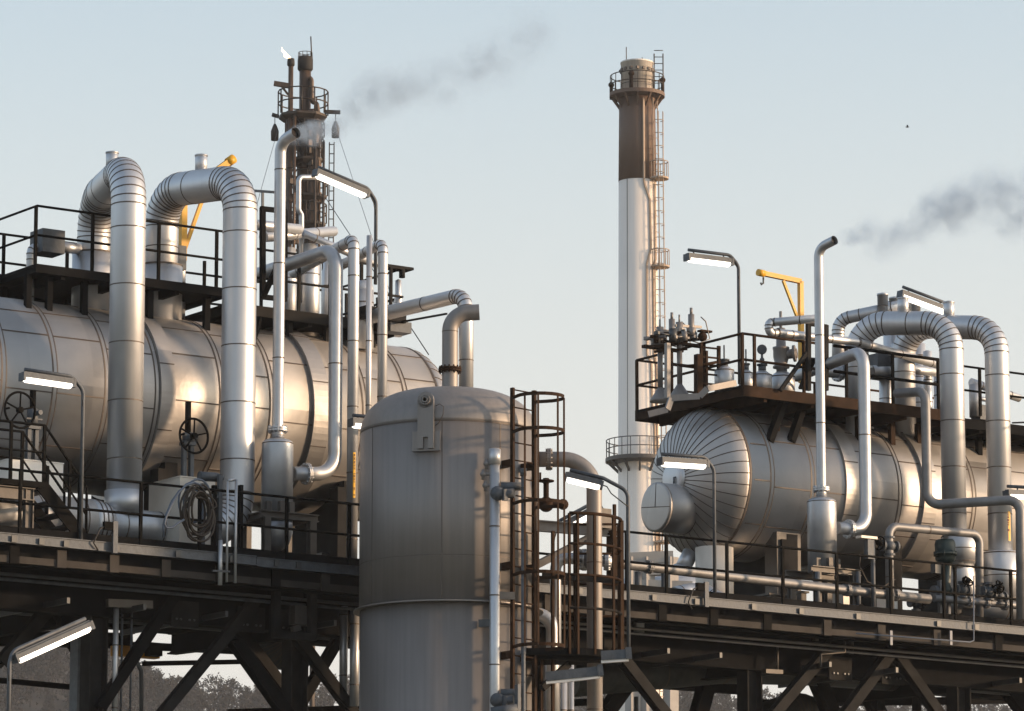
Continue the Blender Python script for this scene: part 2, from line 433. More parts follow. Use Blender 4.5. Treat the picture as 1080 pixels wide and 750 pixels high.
# pipes and conduits hung under the floor, gussets
for w, dz, r, m in ((.55, .60, .03, 'galv_dark'), (.75, .66, .03, 'galv'), (2.0, .55, .09, 'galv_dark'), (2.5, .5, .05, 'galv'), (3.2, .8, .11, 'galv_dark'), (4.9, .6, .06, 'galv')):
    MB().cyl((uL, w, ZD - dz), (uR, w, ZD - dz), r, 10).build('pipe', m, lf)
for px in (60, 140, 226, 340, 690, 745, 860, 930, 1060):
    q = D(px, .9); MB().bar((q.x, .45, ZD - .98), (q.x, 4.2, ZD - .94), .06, .1).build('pipe_hanger', 'galv_dark', lf)
for px in (196, 266, 304, 650, 886, 941):
    q = D(px, 1.1); MB().box((q.x - .28, 1.1, ZD - 1.18), (q.x + .28, 1.125, ZD - .72)).build('gusset_plate', 'brown_steel', deck)
    b = MB()
    for i in (-2, -1, 1, 2): b.cyl((q.x + i * .09, 1.075, ZD - 1.05), (q.x + i * .09, 1.1, ZD - 1.05), .022, 6)
    b.build('bolts', 'galv_dark', deck)

# cable tray along the edge
tray = thing('cable_tray', 'galvanised cable tray running along the front edge of the deck', 'cable tray', D(0, -.1))
for x0, x1, dz in ((-120, 268, .0), (268, 660, -.02), (660, 1260, 0.0)):
    a, c = D(x0, -.1).x + .012, D(x1, -.1).x
    b = MB(); b.box((a, -.17, ZD - .165 + dz), (c, -.16, ZD - .01 + dz)); b.box((a, -.158, ZD - .165 + dz), (c, -.03, ZD - .155 + dz))
    b.box((a, -.19, ZD - .02 + dz), (c, -.172, ZD - .004 + dz)); b.box((a, -.19, ZD - .17 + dz), (c, -.172, ZD - .154 + dz)); b.build('tray_side', 'galv', tray)
for px in (15, 44, 70, 123, 188, 245, 292, 315, 612, 690, 735, 795, 845, 905, 990, 1030):
    q = D(px, -.2); MB().box((q.x - .05, -.215, q.z - .16), (q.x + .05, -.192, q.z - .05)).build('tray_clip', 'galv_dark', tray)

# ================================================================== vessels
def vessel(label, uA, uB, zc, R, wc, headA, headB, seams, rings, gores=44, extra=None):
    t = thing('pressure_vessel', label, 'vessel', Vec((uA, wc, zc - R)))
    b = MB(); c = Vec((0, wc, zc))
    hd = R * .52
    b.rev((uA, wc, zc), X3, [(R, 0), (R, uB - uA)], 96)
    for u in seams:
        b.ring((u, wc, zc), X3, R, .03, .006, 96); b.ring((u + .09, wc, zc), X3, R, .02, .006, 96)
    us = [uA] + sorted(seams) + [uB]; rr = random.Random(5)
    for a, e in zip(us[:-1], us[1:]):
        for g in (rr.uniform(15, 30), rr.uniform(48, 62), rr.uniform(-14, -2), rr.uniform(95, 120), rr.uniform(-50, -35)):
            gg = rad(g); p = Vec((0, -math.cos(gg), math.sin(gg))) * (R + .004)
            b.bar(c + p + X3 * (a + .09), c + p + X3 * e, .022, .012, 1, ref=p)
    b.build('shell', ['clad_vessel', 'seam'], t)
    for u, wd in rings:
        r = MB(); r.rev((u, wc, zc), X3, [(R - .01, -wd / 2), (R + .07, -wd / 2), (R + .07, wd / 2), (R - .01, wd / 2)], 96, 0, False)
        for g in range(0, 360, 40):
            gg = rad(g + 17); p = Vec((0, -math.cos(gg), math.sin(gg))) * (R + .072)
            r.bar(c + p + X3 * (u - wd / 2), c + p + X3 * (u + wd / 2), .02, .012, 1, ref=p)
        r.build('stiffener_ring', ['clad_vessel', 'seam'], t)
    for u, sg, on in ((uA, -1, headA), (uB, 1, headB)):
        if not on: continue
        h = MB(); pr = [(R * math.cos(pi / 2 * k / 16), hd * math.sin(pi / 2 * k / 16)) for k in range(17)]
        h.rev((u, wc, zc), X3 * sg, [(r_, h_) for r_, h_ in pr], 96)
        for g in range(gores):
            an = 2 * pi * g / gores; path = []
            for k in range(0, 15):
                r_, h_ = pr[k]; path.append(Vec((u + sg * (h_ + .002), wc + math.cos(an) * (r_ + .003), zc + math.sin(an) * (r_ + .003))))
            h.tube(path, .009, 4, False, 1)
        h.ring((u, wc, zc), X3, R, .04, .008, 96)
        h.build('head', ['clad_vessel', 'seam'], t)
    for f in (.16, .5, .84):
        u = uA + (uB - uA) * f
        s_ = MB(); s_.box((u - .13, wc - R * .8, ZD), (u + .13, wc + R * .8, zc - R * .72)); s_.box((u - .3, wc - R * .85, ZD), (u + .3, wc + R * .85, ZD + .06))
        s_.box((u - .3, wc - R * .83, zc - R * .8), (u - .131, wc - R * .66, ZD + .06)); s_.build('saddle', 'brown_steel', t)
    return t
WC = 4.4
c1 = V(340, 451, WC); R1 = 96 / K(c1)
def ub(px, w, z): return UZ(px, w, z).x
uA, uB = ub(-150, WC, c1.z), UZ(414, WC, c1.z + R1).x
wf = WC - R1
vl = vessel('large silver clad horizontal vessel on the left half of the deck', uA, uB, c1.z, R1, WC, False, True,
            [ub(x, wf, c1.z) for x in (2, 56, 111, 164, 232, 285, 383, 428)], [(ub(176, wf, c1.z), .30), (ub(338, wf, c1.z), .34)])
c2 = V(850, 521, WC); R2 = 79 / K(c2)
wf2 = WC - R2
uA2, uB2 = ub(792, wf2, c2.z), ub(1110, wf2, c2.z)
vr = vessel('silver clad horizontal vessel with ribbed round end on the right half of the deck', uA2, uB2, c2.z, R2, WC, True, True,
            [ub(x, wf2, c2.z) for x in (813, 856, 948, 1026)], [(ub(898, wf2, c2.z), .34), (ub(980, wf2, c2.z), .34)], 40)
# end nozzle, boss and davit of the right head
b = MB(); nz = V(693, 535, WC - .05); rn = 26.5 / K(nz)
ap = uA2 - R2 * .52
b.rev((nz.x, nz.y, nz.z), X3, [(rn, 0), (rn, ap - nz.x + .55)], 48)
for an in (pi / 2 + .05, 0.1, pi + .1):
    p = Vec((nz.x - .05, nz.y, nz.z)); b.bar(p, p + Vec((0, math.cos(an), math.sin(an))) * rn * .96 + X3 * .012, .016, .012, 1, ref=X3)
b.rev((nz.x + .02, nz.y, nz.z), -X3, [(rn * 1.012, 0), (rn * 1.012, .05), (rn * .9, .062), (.001, .068)], 48); b.ring((ap + .2, nz.y, nz.z), X3, rn, .02, .004, 48)
b.build('end_nozzle', ['clad_vessel', 'seam'], vr)
b = MB(); b.rev((ap + .06, WC, c2.z + .02), -X3, [(.36, -.1), (.36, .06), (.33, .10), (.22, .13), (.001, .14)], 32); b.build('head_boss', ['clad', 'seam'], vr)
b = MB(); q0 = Vec((nz.x + .35, nz.y - .1, nz.z + rn)); b.tube([q0, q0 + Z3 * .12, q0 + Vec((.3, -.12, .2)), q0 + Vec((.75, -.2, .1)), q0 + Vec((.95, -.25, -.15))], .022, 8); b.build('nozzle_davit', 'galv', vr)
b = MB(); q = V(722, 588, WC); b.cyl(q + Vec((.15, 0, .1)), q - Vec((.05, 0, .22)), .16, 16); b.cyl(q - Vec((.05, 0, .22)), q - Vec((.07, 0, .27)), .2, 16); b.build('drain_nozzle', ['clad', 'seam'], vr)
for (a, e) in (((828, 420), (811, 466)), ((847, 428), (834, 466))):
    MB().bar(V(*a, WC - R2 * .8), V(*e, WC - R2 * .86), .14, .14).build('platform_strut', 'dark_steel', vr)
MB().bar(V(272, 336, WC - R1 * .6), V(262, 372, WC - R1 * .8), .14, .1).build('platform_strut', 'dark_steel', vl)
# pale lower cylinder of the right saddle
b = MB(); q = D(754, WC - .6); b.cyl(q, Hz(q, 578), .38, 28); b.build('pedestal', ['cream_panel'], vr)
b = MB(); q = D(833, WC - 1.2); b.box((q.x - .3, q.y, ZD), (q.x + .3, q.y + .4, c2.z - R2 * .7)); b.build('pedestal', ['steel_grey'], vr)

# ================================================================== top platforms
PTL = V(97, 286, 3.2).z                          # left top platform level
def plat(label, u0, u1, w0, w1, z, m='dark_steel', th=.16, legs=(), vz=None):
    t = thing('access_platform', label, 'platform', Vec((u0, w0, z - th)))
    MB().box((u0, w0 + .05, z - .05), (u1, w1 - .05, z)).build('floor_grating', 'grate', t)
    for w in (w0, w1): MB().bar((u0, w, z - th / 2), (u1, w, z - th / 2), .06, th).build('edge_beam', m, t)
    for u in (u0 + .04, u1 - .04): MB().bar((u, w0 + .04, z - th / 2), (u, w1 - .04, z - th / 2), .05, th - .02).build('end_beam', m, t)
    u = u0 + .6
    while u < u1 - .2:
        MB().bar((u, w0 + .04, z - th / 2 - .06), (u, w1 - .04, z - th / 2 - .06), .08, th).build('cross_beam', m, t); u += 1.2
    for (u, w, zz) in legs:
        MB().bar((u, w, z - th), (u, w, zz), .11, .11).build('leg', m, t)
    return t
def vtop(wc, zc, R, w): return zc + math.sqrt(max(.01, R * R - (w - wc) ** 2))
uPa, uPb, uPc = UZ(37, 3.2, PTL).x, UZ(243, 3.2, PTL).x, UZ(432, 3.2, PTL).x
lg = [(UZ(px, 3.45, PTL).x, 3.45, vtop(WC, c1.z, R1, 3.45) - .05) for px in (30, 52, 89, 120, 158, 218)] + [(UZ(px, 5.2, PTL).x, 5.2, vtop(WC, c1.z, R1, 5.2)) for px in (20, 70, 190)]
plat('dark walkway on top of the large left vessel with handrail', uPa, uPb, 3.2, 5.8, PTL, legs=lg)
plat('dark walkway at the far left frame edge above the large vessel', UZ(-80, 4.4, PTL).x, uPa - .05, 4.4, 6.4, PTL, legs=[(UZ(4, 4.7, PTL).x, 4.7, c1.z + R1 * .9)])
PT2 = V(297, 326, 3.4).z
lg = [(UZ(px, 3.6, PT2).x, 3.6, vtop(WC, c1.z, R1, 3.6) - .05) for px in (268, 305, 345, 392)]
plat('brown walkway on the right part of the large left vessel behind the thin pipes', uPb + .1, uPc, 3.4, 6.2, PT2, 'brown_steel', .2, lg)
def rline(z, w, px): return UZ(px, w, z)
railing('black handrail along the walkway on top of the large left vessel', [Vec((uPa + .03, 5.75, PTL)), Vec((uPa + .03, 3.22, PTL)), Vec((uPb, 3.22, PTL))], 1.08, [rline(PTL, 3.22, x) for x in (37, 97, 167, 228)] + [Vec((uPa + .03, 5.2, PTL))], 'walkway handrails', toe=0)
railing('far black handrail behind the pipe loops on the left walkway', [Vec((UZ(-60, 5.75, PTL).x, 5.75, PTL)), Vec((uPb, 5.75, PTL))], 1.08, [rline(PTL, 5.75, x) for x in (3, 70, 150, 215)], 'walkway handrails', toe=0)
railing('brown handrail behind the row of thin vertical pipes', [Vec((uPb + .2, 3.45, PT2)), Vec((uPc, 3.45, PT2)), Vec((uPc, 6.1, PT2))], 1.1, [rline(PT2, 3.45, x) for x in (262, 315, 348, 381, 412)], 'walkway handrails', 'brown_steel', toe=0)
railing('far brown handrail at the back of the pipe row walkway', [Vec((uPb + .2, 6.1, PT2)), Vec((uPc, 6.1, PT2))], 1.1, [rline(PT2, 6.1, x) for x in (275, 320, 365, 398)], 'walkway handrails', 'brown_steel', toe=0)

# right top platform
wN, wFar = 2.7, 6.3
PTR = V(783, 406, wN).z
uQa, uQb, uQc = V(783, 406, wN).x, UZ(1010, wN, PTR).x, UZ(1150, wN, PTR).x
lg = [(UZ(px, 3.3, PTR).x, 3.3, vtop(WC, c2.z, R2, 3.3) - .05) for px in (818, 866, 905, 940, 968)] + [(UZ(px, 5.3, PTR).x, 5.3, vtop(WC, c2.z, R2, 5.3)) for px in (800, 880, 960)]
plat('glare-tinted brown walkway on top of the right vessel overhanging its ribbed end', uQa, uQb, wN, wFar, PTR, 'glare_brown', .22, lg)
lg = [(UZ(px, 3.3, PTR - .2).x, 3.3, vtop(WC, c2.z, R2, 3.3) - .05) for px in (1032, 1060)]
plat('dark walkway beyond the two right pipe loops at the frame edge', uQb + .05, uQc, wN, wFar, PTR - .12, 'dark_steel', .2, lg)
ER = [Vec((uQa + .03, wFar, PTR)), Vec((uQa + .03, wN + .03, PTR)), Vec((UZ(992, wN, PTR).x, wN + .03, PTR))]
railing('glare-tinted brown handrail round the overhanging end of the right walkway', ER[:2] + [UZ(872, wN + .03, PTR)], 1.05, [ER[0], ER[1], Vec((uQa + .03, 4.0, PTR)), Vec((uQa + .03, 5.1, PTR)), UZ(796, wN + .03, PTR), UZ(848, wN + .03, PTR), UZ(870, wN + .03, PTR)], 'walkway handrails', 'glare_brown', toe=0, rr=.028)
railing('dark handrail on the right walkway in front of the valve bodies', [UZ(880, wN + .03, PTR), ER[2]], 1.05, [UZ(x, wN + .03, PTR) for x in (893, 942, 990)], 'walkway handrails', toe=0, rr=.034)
railing('far glare-tinted brown handrail at the back of the right walkway', [ER[0] + X3 * .05, UZ(1000, wFar, PTR)], 1.05, [UZ(x, wFar, PTR) for x in (740, 800, 860, 960)], 'walkway handrails', 'glare_brown', toe=0)
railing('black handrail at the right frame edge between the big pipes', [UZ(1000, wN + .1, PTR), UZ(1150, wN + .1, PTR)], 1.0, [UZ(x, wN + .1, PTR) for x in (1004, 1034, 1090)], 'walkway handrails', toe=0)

# ================================================================== front deck rails
def D0(px, w=.05): return D(px, w)
for lab, xs, x0, x1 in (('black handrail on the front edge of the deck left of the big tank', (20.5, 83, 148, 210, 302, 368), -60, 400),
                        ('black handrail on the front edge of the deck right of the big tank', (661, 703, 767, 826, 883, 940, 996, 1008, 1067), 560, 1140)):
    railing(lab, [D0(x0), D0(x1)], 1.13, [D0(x) for x in xs], 'deck edge handrails', toe=.15)

# ================================================================== big pipe loops
def loop(label, x0, xb, ytop, ybot, w, r, foot=None, yback=None, R=.72, band=1.05, gores=9, collar=True, kf=None, wb=WC, bandp=.4, neck=None):
    p3 = V(x0, ybot, w); pt = Hz(p3, ytop); pb = UZ(xb, wb, pt.z) if yback is None else V(xb, yback, wb)
    zb = vtop(WC, *((c1.z, R1) if xb < 500 else (c2.z, R2)), wb) - .15
    t = thing('pipe_loop', label, 'pipe', p3, 'big insulated pipe loops over the vessels')
    b = MB(); pts = [Vec((pb.x, pb.y, zb)), pb, pt, p3] + (foot or [])
    pipe(b, pts, r, [R, R] + [kf or R] * len(foot or []), band, gores, 32, 18, phase=bandp); b.build('pipe_run', ['clad', 'seam'], t)
    if neck:
        n = MB(); zn = Hz(pb, neck).z; n.rev((pb.x, pb.y, zb), UP, [(r * 1.28, 0), (r * 1.28, zn - zb)], 32); n.ring((pb.x, pb.y, zn), UP, r * 1.28, .03, .004, 32); n.build('nozzle_sleeve', ['clad', 'seam'], t)
    m = pb.lerp(pt, .5); cpx = MB(); cpx.rev(m + Z3 * (r - .06), UP, [(.115, 0), (.115, .3), (.10, .31), (.125, .315), (.125, .34), (.001, .37)], 18); cpx.build('vent_cap', 'clad', t)
    return t, b
rL = 19.2 / 61
hd1, hd2 = V(112, 553, 1.6), V(218, 565, 1.6)
loop('left pipe loop dropping straight in front of the large left vessel', 130.5, 100, 176, 540, 1.6, rL, neck=268)
q = V(248.5, 563, 1.6); q2 = Vec((hd2.x - .2, 1.6, q.z))
loop('second pipe loop on the left ending in a low elbow beside the drum', 249.5, 171, 191, 566, 1.6, rL, foot=[q2], R=.62, kf=.75, neck=281, yback=202, wb=4.2)
# header along the deck
hp = thing('header_pipe', 'fat horizontal header pipe low on the deck behind the stairs', 'pipe', hd1)
b = MB(); zc_ = hd1.z
pipe(b, [Vec((D(-80, 1.6).x, 1.6, zc_)), Vec((D(92, 1.6).x, 1.6, zc_))], .42, band=.9, n=28)
ux = D(92, 1.6).x
b.rev((ux, 1.6, zc_), X3, [(.42, 0), (.415, .1), (.40, .2), (.375, .3), (.34, .38), (.31, .42)], 28)
for k, (x_, r_) in enumerate(((.1, .415), (.2, .40), (.3, .375))): b.ring((ux + x_, 1.6, zc_), X3, r_ + .004, .02, .006, 28)
b.build('fat_section', ['clad', 'seam'], hp)
b = MB(); pipe(b, [Vec((ux + .4, 1.6, zc_)), Vec((q2.x, 1.6, zc_))], .31, band=.75, n=28); b.build('thin_section', ['clad', 'seam'], hp)
b = MB(); p = V(130.5, 545, 1.6); b.rev((p.x, 1.6, zc_ + .2), UP, [(.35, 0), (.35, .42)], 28); b.build('branch_collar', ['clad', 'seam'], hp)
loop('left of the two right pipe loops, its long top run level', 1007.5, 903, 341, 600, 1.7, 13.2 / 53.5, band=.95, gores=8, R=.6, bandp=.55, yback=341, wb=3.5)
loop('rightmost pipe loop, set behind the other at the frame edge', 1056.5, 952, 346, 640, 1.5, 13.0 / 52.5, band=.95, gores=8, R=.6, bandp=.5, yback=344, wb=3.7)
def sleeve(label, px, y0, y1, w, r, taper=None):
    p0 = V(px, y1, w); p1 = Hz(p0, y0); t = MB(); h = p1.z - p0.z
    pr = [(r, 0), (r, h - .01), (r - .02, h)]
    if taper: pr = [(taper[0], -taper[1]), (r * .74, -.12), (r * .72, -.01), (r, 0)] + pr[1:]
    t.rev(p0, UP, pr, 28)
    for f in (.02, .5, .97): t.ring(p0 + UP * h * f, UP, r, .02, .004, 28)
    o = t.build('pipe_sleeve', ['clad', 'seam'], base=p0); return tag(o, label, 'pipe sleeve', 'insulation sleeves at the feet of the right loops')
sleeve('short insulation sleeve with gored cone under the left of the right loops', 1013, 566, 594, 1.7, .38, (.42, .95))
sleeve('tall insulation sleeve at the foot of the rightmost pipe loop', 1057, 583, 634, 1.5, .41)
t = thing('header_pipe', 'fat horizontal pipe low on the deck at the right frame edge', 'pipe', V(1040, 640, 1.6))
b = MB(); p = V(1060, 641, 1.7); p0, p1 = Vec((UZ(1006, 1.7, p.z).x, 1.7, p.z)), Vec((UZ(1170, 1.7, p.z).x, 1.7, p.z)); pipe(b, [p0, p1], .31, band=.9, n=28); b.sph(p0, .31, 28); b.build('pipe_run', ['clad', 'seam'], t)

# ------------------------------------------------------------------ stickers on pipes
def sticker(label, px, y0, y1, w, r, ang):
    a = V(px, y1, w); h = Hz(a, y0).z - a.z
    m = MB(); n = 6
    for k in range(n):
        pts = []
        for q in (k, k + 1):
            g = ang - .22 + .44 * q / n; d = FACE * math.cos(g) + RIGHT * math.sin(g); pts.append(d * (r + .005))
        m._add([a + pts[0], a + pts[1], a + pts[1] + UP * h, a + pts[0] + UP * h], [(0, 1, 2, 3)], 0, True)
    rr = random.Random(int(px)); z = .04
    d = FACE * math.cos(ang) + RIGHT * math.sin(ang); tn = RIGHT * math.cos(ang) - FACE * math.sin(ang)
    while z < h - .05:                       # the illegible dark print running up the strip
        l = rr.uniform(.018, .05)
        if rr.random() < .8: m.bar(a + d * (r + .007) + UP * z - tn * .0, a + d * (r + .007) + UP * (z + l), r * .2, .004, 1, ref=d)
        z += l + .02
    o = m.build('pipe_sticker', ['sticker_yellow', 'sticker_ink'], base=a); tag(o, label, 'sticker', 'yellow pipe stickers')

# ------------------------------------------------------------------ vent pipes with drums
def vent(label, px, ytop, yfl, yd0, yd1, w, r, rd, tip, label_mat='clad', base_y=None, dish=None):
    p = V(px, yd1, w); t = thing('vent_drum', label, 'vent pipe', p, 'vent pipes with silencer drums')
    zt, zf, z0, z1 = Hz(p, ytop).z, Hz(p, yfl).z, p.z, Hz(p, yd0).z
    b = MB(); tp = Vec((p.x, p.y, zt)); e = tp + RIGHT * tip[0] + UP * tip[1] + FACE * tip[2]
    path = pipe(b, [Vec((p.x, p.y, zf)), tp, e], r, r * 2.6, band=1.75, n=20, cap=False, phase=.75)
    b.build('riser', ['pipe_metal', 'seam'], t)
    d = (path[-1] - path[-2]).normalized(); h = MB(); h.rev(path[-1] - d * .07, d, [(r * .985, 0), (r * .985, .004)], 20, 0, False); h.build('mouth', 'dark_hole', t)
    f = MB(); f.flange(Vec((p.x, p.y, zf)), UP, r * 1.75, .035, 24, 0, 12); f.cyl((p.x, p.y, z1), (p.x, p.y, zf), r * 1.1, 20); f.build('flange', 'pipe_metal', t)
    dr = MB(); hd = rd * .38; zs = z1 - hd
    dr.rev((p.x, p.y, 0), UP, [(rd, z0), (rd, zs)] + [(rd * math.cos(pi / 2 * k / 10), zs + hd * math.sin(pi / 2 * k / 10)) for k in range(1, 10)], 36)
    dr.ring((p.x, p.y, zs), UP, rd, .018, .003, 36)
    if dish: dr.rev((p.x, p.y, 0), UP, [(rd * .3, z0 - dish), (rd * .75, z0 - dish * .8), (rd, z0 - dish * .35), (rd, z0)], 36)
    dr.build('drum', ['pipe_metal', 'seam'], t)
    return t, p, rd
RV = .105
vt, vp, vr_ = vent('left vent pipe with grey drum and mouth bent to the right', 292, 150, 453, 462, 552, 1.2, .105, 17.2 / 60, (.30, .10, .34), dish=.5)
b = MB(); z = vp.z + .02
for sx in (-1, 1):
    for sy in (-1, 1):
        b.ibeam((vp.x + sx * .48, vp.y + sy * .42, ZD), (vp.x + sx * .48, vp.y + sy * .42, z), .13, .13, .02, ref=Y3)
for sy in (-1, 1): b.ibeam((vp.x - .6, vp.y + sy * .42, z + .06), (vp.x + .6, vp.y + sy * .42, z + .06), .13, .12, .02)
for sx in (-1, 1): b.ibeam((vp.x + sx * .48, vp.y - .36, z + .06), (vp.x + sx * .48, vp.y + .36, z + .06), .12, .11, .02)
for g in (-.5, .3, 1.0):
    d = FACE * math.cos(g) + RIGHT * math.sin(g); q = Vec((vp.x, vp.y, z + .12)) + d * (vr_ + .02); b.box(q - Vec((.05, .05, 0)), q + Vec((.05, .05, .22)))
b.build('stand', 'steel_grey', vt)
vt2, vp2, vr2_ = vent('right vent pipe with grey drum beside the yellow crane', 867.5, 262, 516, 524, 604, 1.1, .093, 15.8 / 55, (.30, .10, .32))
b = MB(); z = vp2.z + .01
for sx in (-1, 1):
    for sy in (-1, 1): b.ibeam((vp2.x + sx * .45, vp2.y + sy * .4, ZD), (vp2.x + sx * .45, vp2.y + sy * .4, z - .08), .12, .12, .02, ref=Y3)
for sy in (-1, 1): b.ibeam((vp2.x - .6, vp2.y + sy * .4, z - .02), (vp2.x + .6, vp2.y + sy * .4, z - .02), .12, .12, .02)
for g in (-.4, .4, 1.1):
    d = FACE * math.cos(g) + RIGHT * math.sin(g); q = Vec((vp2.x, vp2.y, z + .04)) + d * (vr2_ + .02); b.box(q - Vec((.05, .05, 0)), q + Vec((.05, .05, .2)))
b.build('stand', 'steel_grey', vt2)

# drum outlet pipes
def run(name, label, pts, r, R=.3, m=('pipe_metal', 'seam'), band=0, gores=0, n=20, flanges=(), group=None, cat='pipe', pph=.35, seg=10):
    t = thing(name, label, cat, pts[0], group)
    b = MB(); pipe(b, pts, r, R, band, gores, n, seg, phase=pph); b.build('pipe_run', list(m), t)
    for (c, ax, rf) in flanges: MB().flange(c, ax, rf, .03, 22, 0, 12).build('flange', m[0], t)
    return t
q = V(353, 500, 1.2); pe = Hz(q, 262)
pB = UZ(268, 4.2, pe.z)
run('process_pipe', 'pipe leaving the left drum and rising to an elbow behind the walkway', [V(309, 499.5, 1.2), q, pe, pB], .128, .42, band=1.7, flanges=[(V(323, 499.8, 1.2), q - V(309, 499.5, 1.2), .2)], pph=.97)
b = None
q = V(371, 590, 1.0); pe = Hz(q, 252)
run('process_pipe', 'thin clad vertical pipe carrying the yellow sticker left of the tank', [q, pe, UZ(310, 4.3, pe.z)], .103, .2, ('clad', 'seam'), band=1.22, gores=3, pph=.3)
sticker('yellow warning strip on the thin vertical pipe left of the tank', 371, 478, 526, 1.0, .103, .45)
q = V(388, 520, 1.0); pe = Hz(q, 252)
run('process_pipe', 'thinnest vertical pipe with cut top in the row left of the tank', [q, pe + UP * .06], .053, .1, ('clad', 'seam'), band=1.2)
q = V(402.5, 520, 1.0); pe = Hz(q, 256)
run('process_pipe', 'rightmost vertical pipe of the thin row left of the tank', [q, pe, UZ(352, 3.6, pe.z)], .092, .2, ('clad', 'seam'), band=1.15, gores=3, pph=.55)
q = V(913.5, 560, 1.1); q = Vec((q.x, 1.1, V(885, 557, 1.1).z)); pe = Hz(q, 370); a = V(883, 557, 1.1); a = Vec((a.x, 1.1, q.z))
run('process_pipe', 'pipe leaving the right drum and rising to an elbow by the yellow crane', [a, q, pe, UZ(842, 4.0, pe.z)], .122, .36, band=1.6, flanges=[(a.lerp(q, .4), q - a, .19)], pph=.97)
# big line from the pipe row to behind the tank
pa, pb_ = V(491.5, 430, .3), None
pt = Hz(pa, 310)
run('process_pipe', 'insulated pipe arching over the left vessel end to the tank', [pa, pt, UZ(383, 3.4, pt.z)], .135, .34, ('clad', 'seam'), band=1.1, gores=6, pph=.8)
b = MB(); p = UZ(383, 3.4, pt.z); b.cyl(p + UP * .55, p - UP * .6, .2, 20); b.ring(p + UP * .3, UP, .2, .02); b.sph(p + UP * .55, .2, 20)
o = b.build('valve_housing', ['clad', 'seam'], base=p); tag(o, 'upright clad housing where the arching pipe starts behind the row', 'valve')
o = MB().bar(V(421, 340, 3.2), V(471, 331, .3), .035, .035).build('brace_rod', 'brown_steel', base=V(421, 340, 3.2)); tag(o, 'thin brown rod reaching from the walkway end to the arching pipe', 'rod')
# upper pipes behind the row
run('process_pipe', 'short horizontal pipe crossing the flare tower, highest of its group', [V(258, 236, 4.0), V(316, 242, 4.6)], .10, m=('clad', 'seam'), band=.8)
run('process_pipe', 'second horizontal pipe below the crossing pipe by the dark frame', [V(278, 250, 4.2), V(352, 244, 5.6)], .10, m=('clad', 'seam'), band=.9)
run('process_pipe', 'thin pipe with elbow standing in front of the flare tower', [V(337, 187, 5.0), V(315, 187, 5.0), V(315, 222, 5.0), V(318, 226, 5.0), V(318, 320, 5.0)], .05, .1)
run('process_pipe', 'horizontal pipe ending at the little shelf right of the pipe row', [V(320, 246, 4.8), V(398, 280, 4.8)], .07, .1, ('clad', 'seam'), band=.8)
for i, (px, y0, y1, r, w, lab) in enumerate(((304, 262, 330, .17, 5.0, 'lit stub pipe standing on the vessel behind the dark frame'), (326, 258, 330, .2, 5.0, 'thicker lit stub pipe standing on the vessel behind the pipe row'), (345, 270, 330, .11, 5.2, 'pale slim stub pipe between the elbowed pipe and its neighbour'), (420, 296, 320, .075, 3.6, 'short capped stub under the shelf right of the pipe row'))):
    p = V(px, y1, w); b = MB(); zt = Hz(p, y0).z; zz = vtop(WC, c1.z, R1, w) if i < 3 else p.z - .6
    b.rev((p.x, p.y, 0), UP, [(r, zz - .05), (r, zt - .3), (r * .8, zt - .25), (r * .8, zt), (.001, zt + .03)], 20); b.ring((p.x, p.y, zt - .6), UP, r, .02, .004, 20)
    o = b.build('stub_pipe', ['clad', 'seam'], base=(p.x, p.y, zz)); tag(o, lab, 'pipe', 'stub pipes on the left vessel')
b = MB(); a, c = V(404, 281, 3.6), V(432, 285, 3.6); b.bar(a, c, .3, .05); b.cyl(V(424, 284, 3.5), V(424, 293, 3.5), .06, 8)
o = b.build('instrument_shelf', 'brown_steel', base=a); tag(o, 'little brown shelf with a junction box above the arching pipe', 'shelf')
t = thing('walkway_end', 'brown walkway stub with junction boxes right of the thin pipe row', 'platform', V(395, 338, 3.2))
b = MB(); b.bar(V(378, 330, 3.2), V(421, 337, 3.2), .5, .22); b.build('beam', 'brown_steel', t)
b = MB(); b.box(V(412, 349, 3.0), V(425, 343, 3.3)); b.build('junction_box', 'galv', t)
b = MB(); b.bar(V(411, 340, 3.1), V(411, 322, 3.1), .09, .09); b.cyl(V(411, 327, 3.0), V(414, 327, 3.0), .05, 8); b.build('post', 'brown_steel', t)
# dark upright frame by the left vent
t = thing('pipe_support', 'dark upright steel frame holding the left vent pipe', 'frame', V(277, 312, 3.0))
for px, y0, y1 in ((277, 219, 314), (300, 222, 314)):
    MB().bar(V(px, y1, 3.0), V(px, y0, 3.0), .09, .09).build('post', 'dark_steel', t)
for y in (220, 313): MB().bar(V(275, y, 3.0), V(302, y + 3, 3.0), .07, .09).build('rail', 'dark_steel', t)
MB().bar(V(278, 312, 2.9), V(292, 282, 2.2), .1, .06).build('brace', 'dark_steel', t)
MB().bar(V(277, 232, 3.0), V(277, 201, 3.0), .04, .04).build('extension', 'galv', t)
MB().bar(V(265, 201, 3.0), V(292, 203, 1.3), .05, .05).build('tie', 'galv', t)
t = thing('pipe_support', 'brown upright steel frame holding the right vent pipe', 'frame', V(852, 410, 2.6))
for px, y0 in ((852.5, 341), (871, 343)):
    MB().bar(V(px, 412, 2.6), V(px, y0, 2.6), .085, .085).build('post', 'brown_steel', t)
MB().bar(V(851, 342, 2.6), V(872, 344, 2.6), .06, .06).build('rail', 'brown_steel', t)
MB().bar(V(823, 412, 2.6), V(851, 372, 2.6), .07, .07).build('brace', 'brown_steel', t)
MB().bar(V(845, 410, 3.2), V(858, 378, 2.6), .12, .05).build('gusset', 'dark_steel', t)
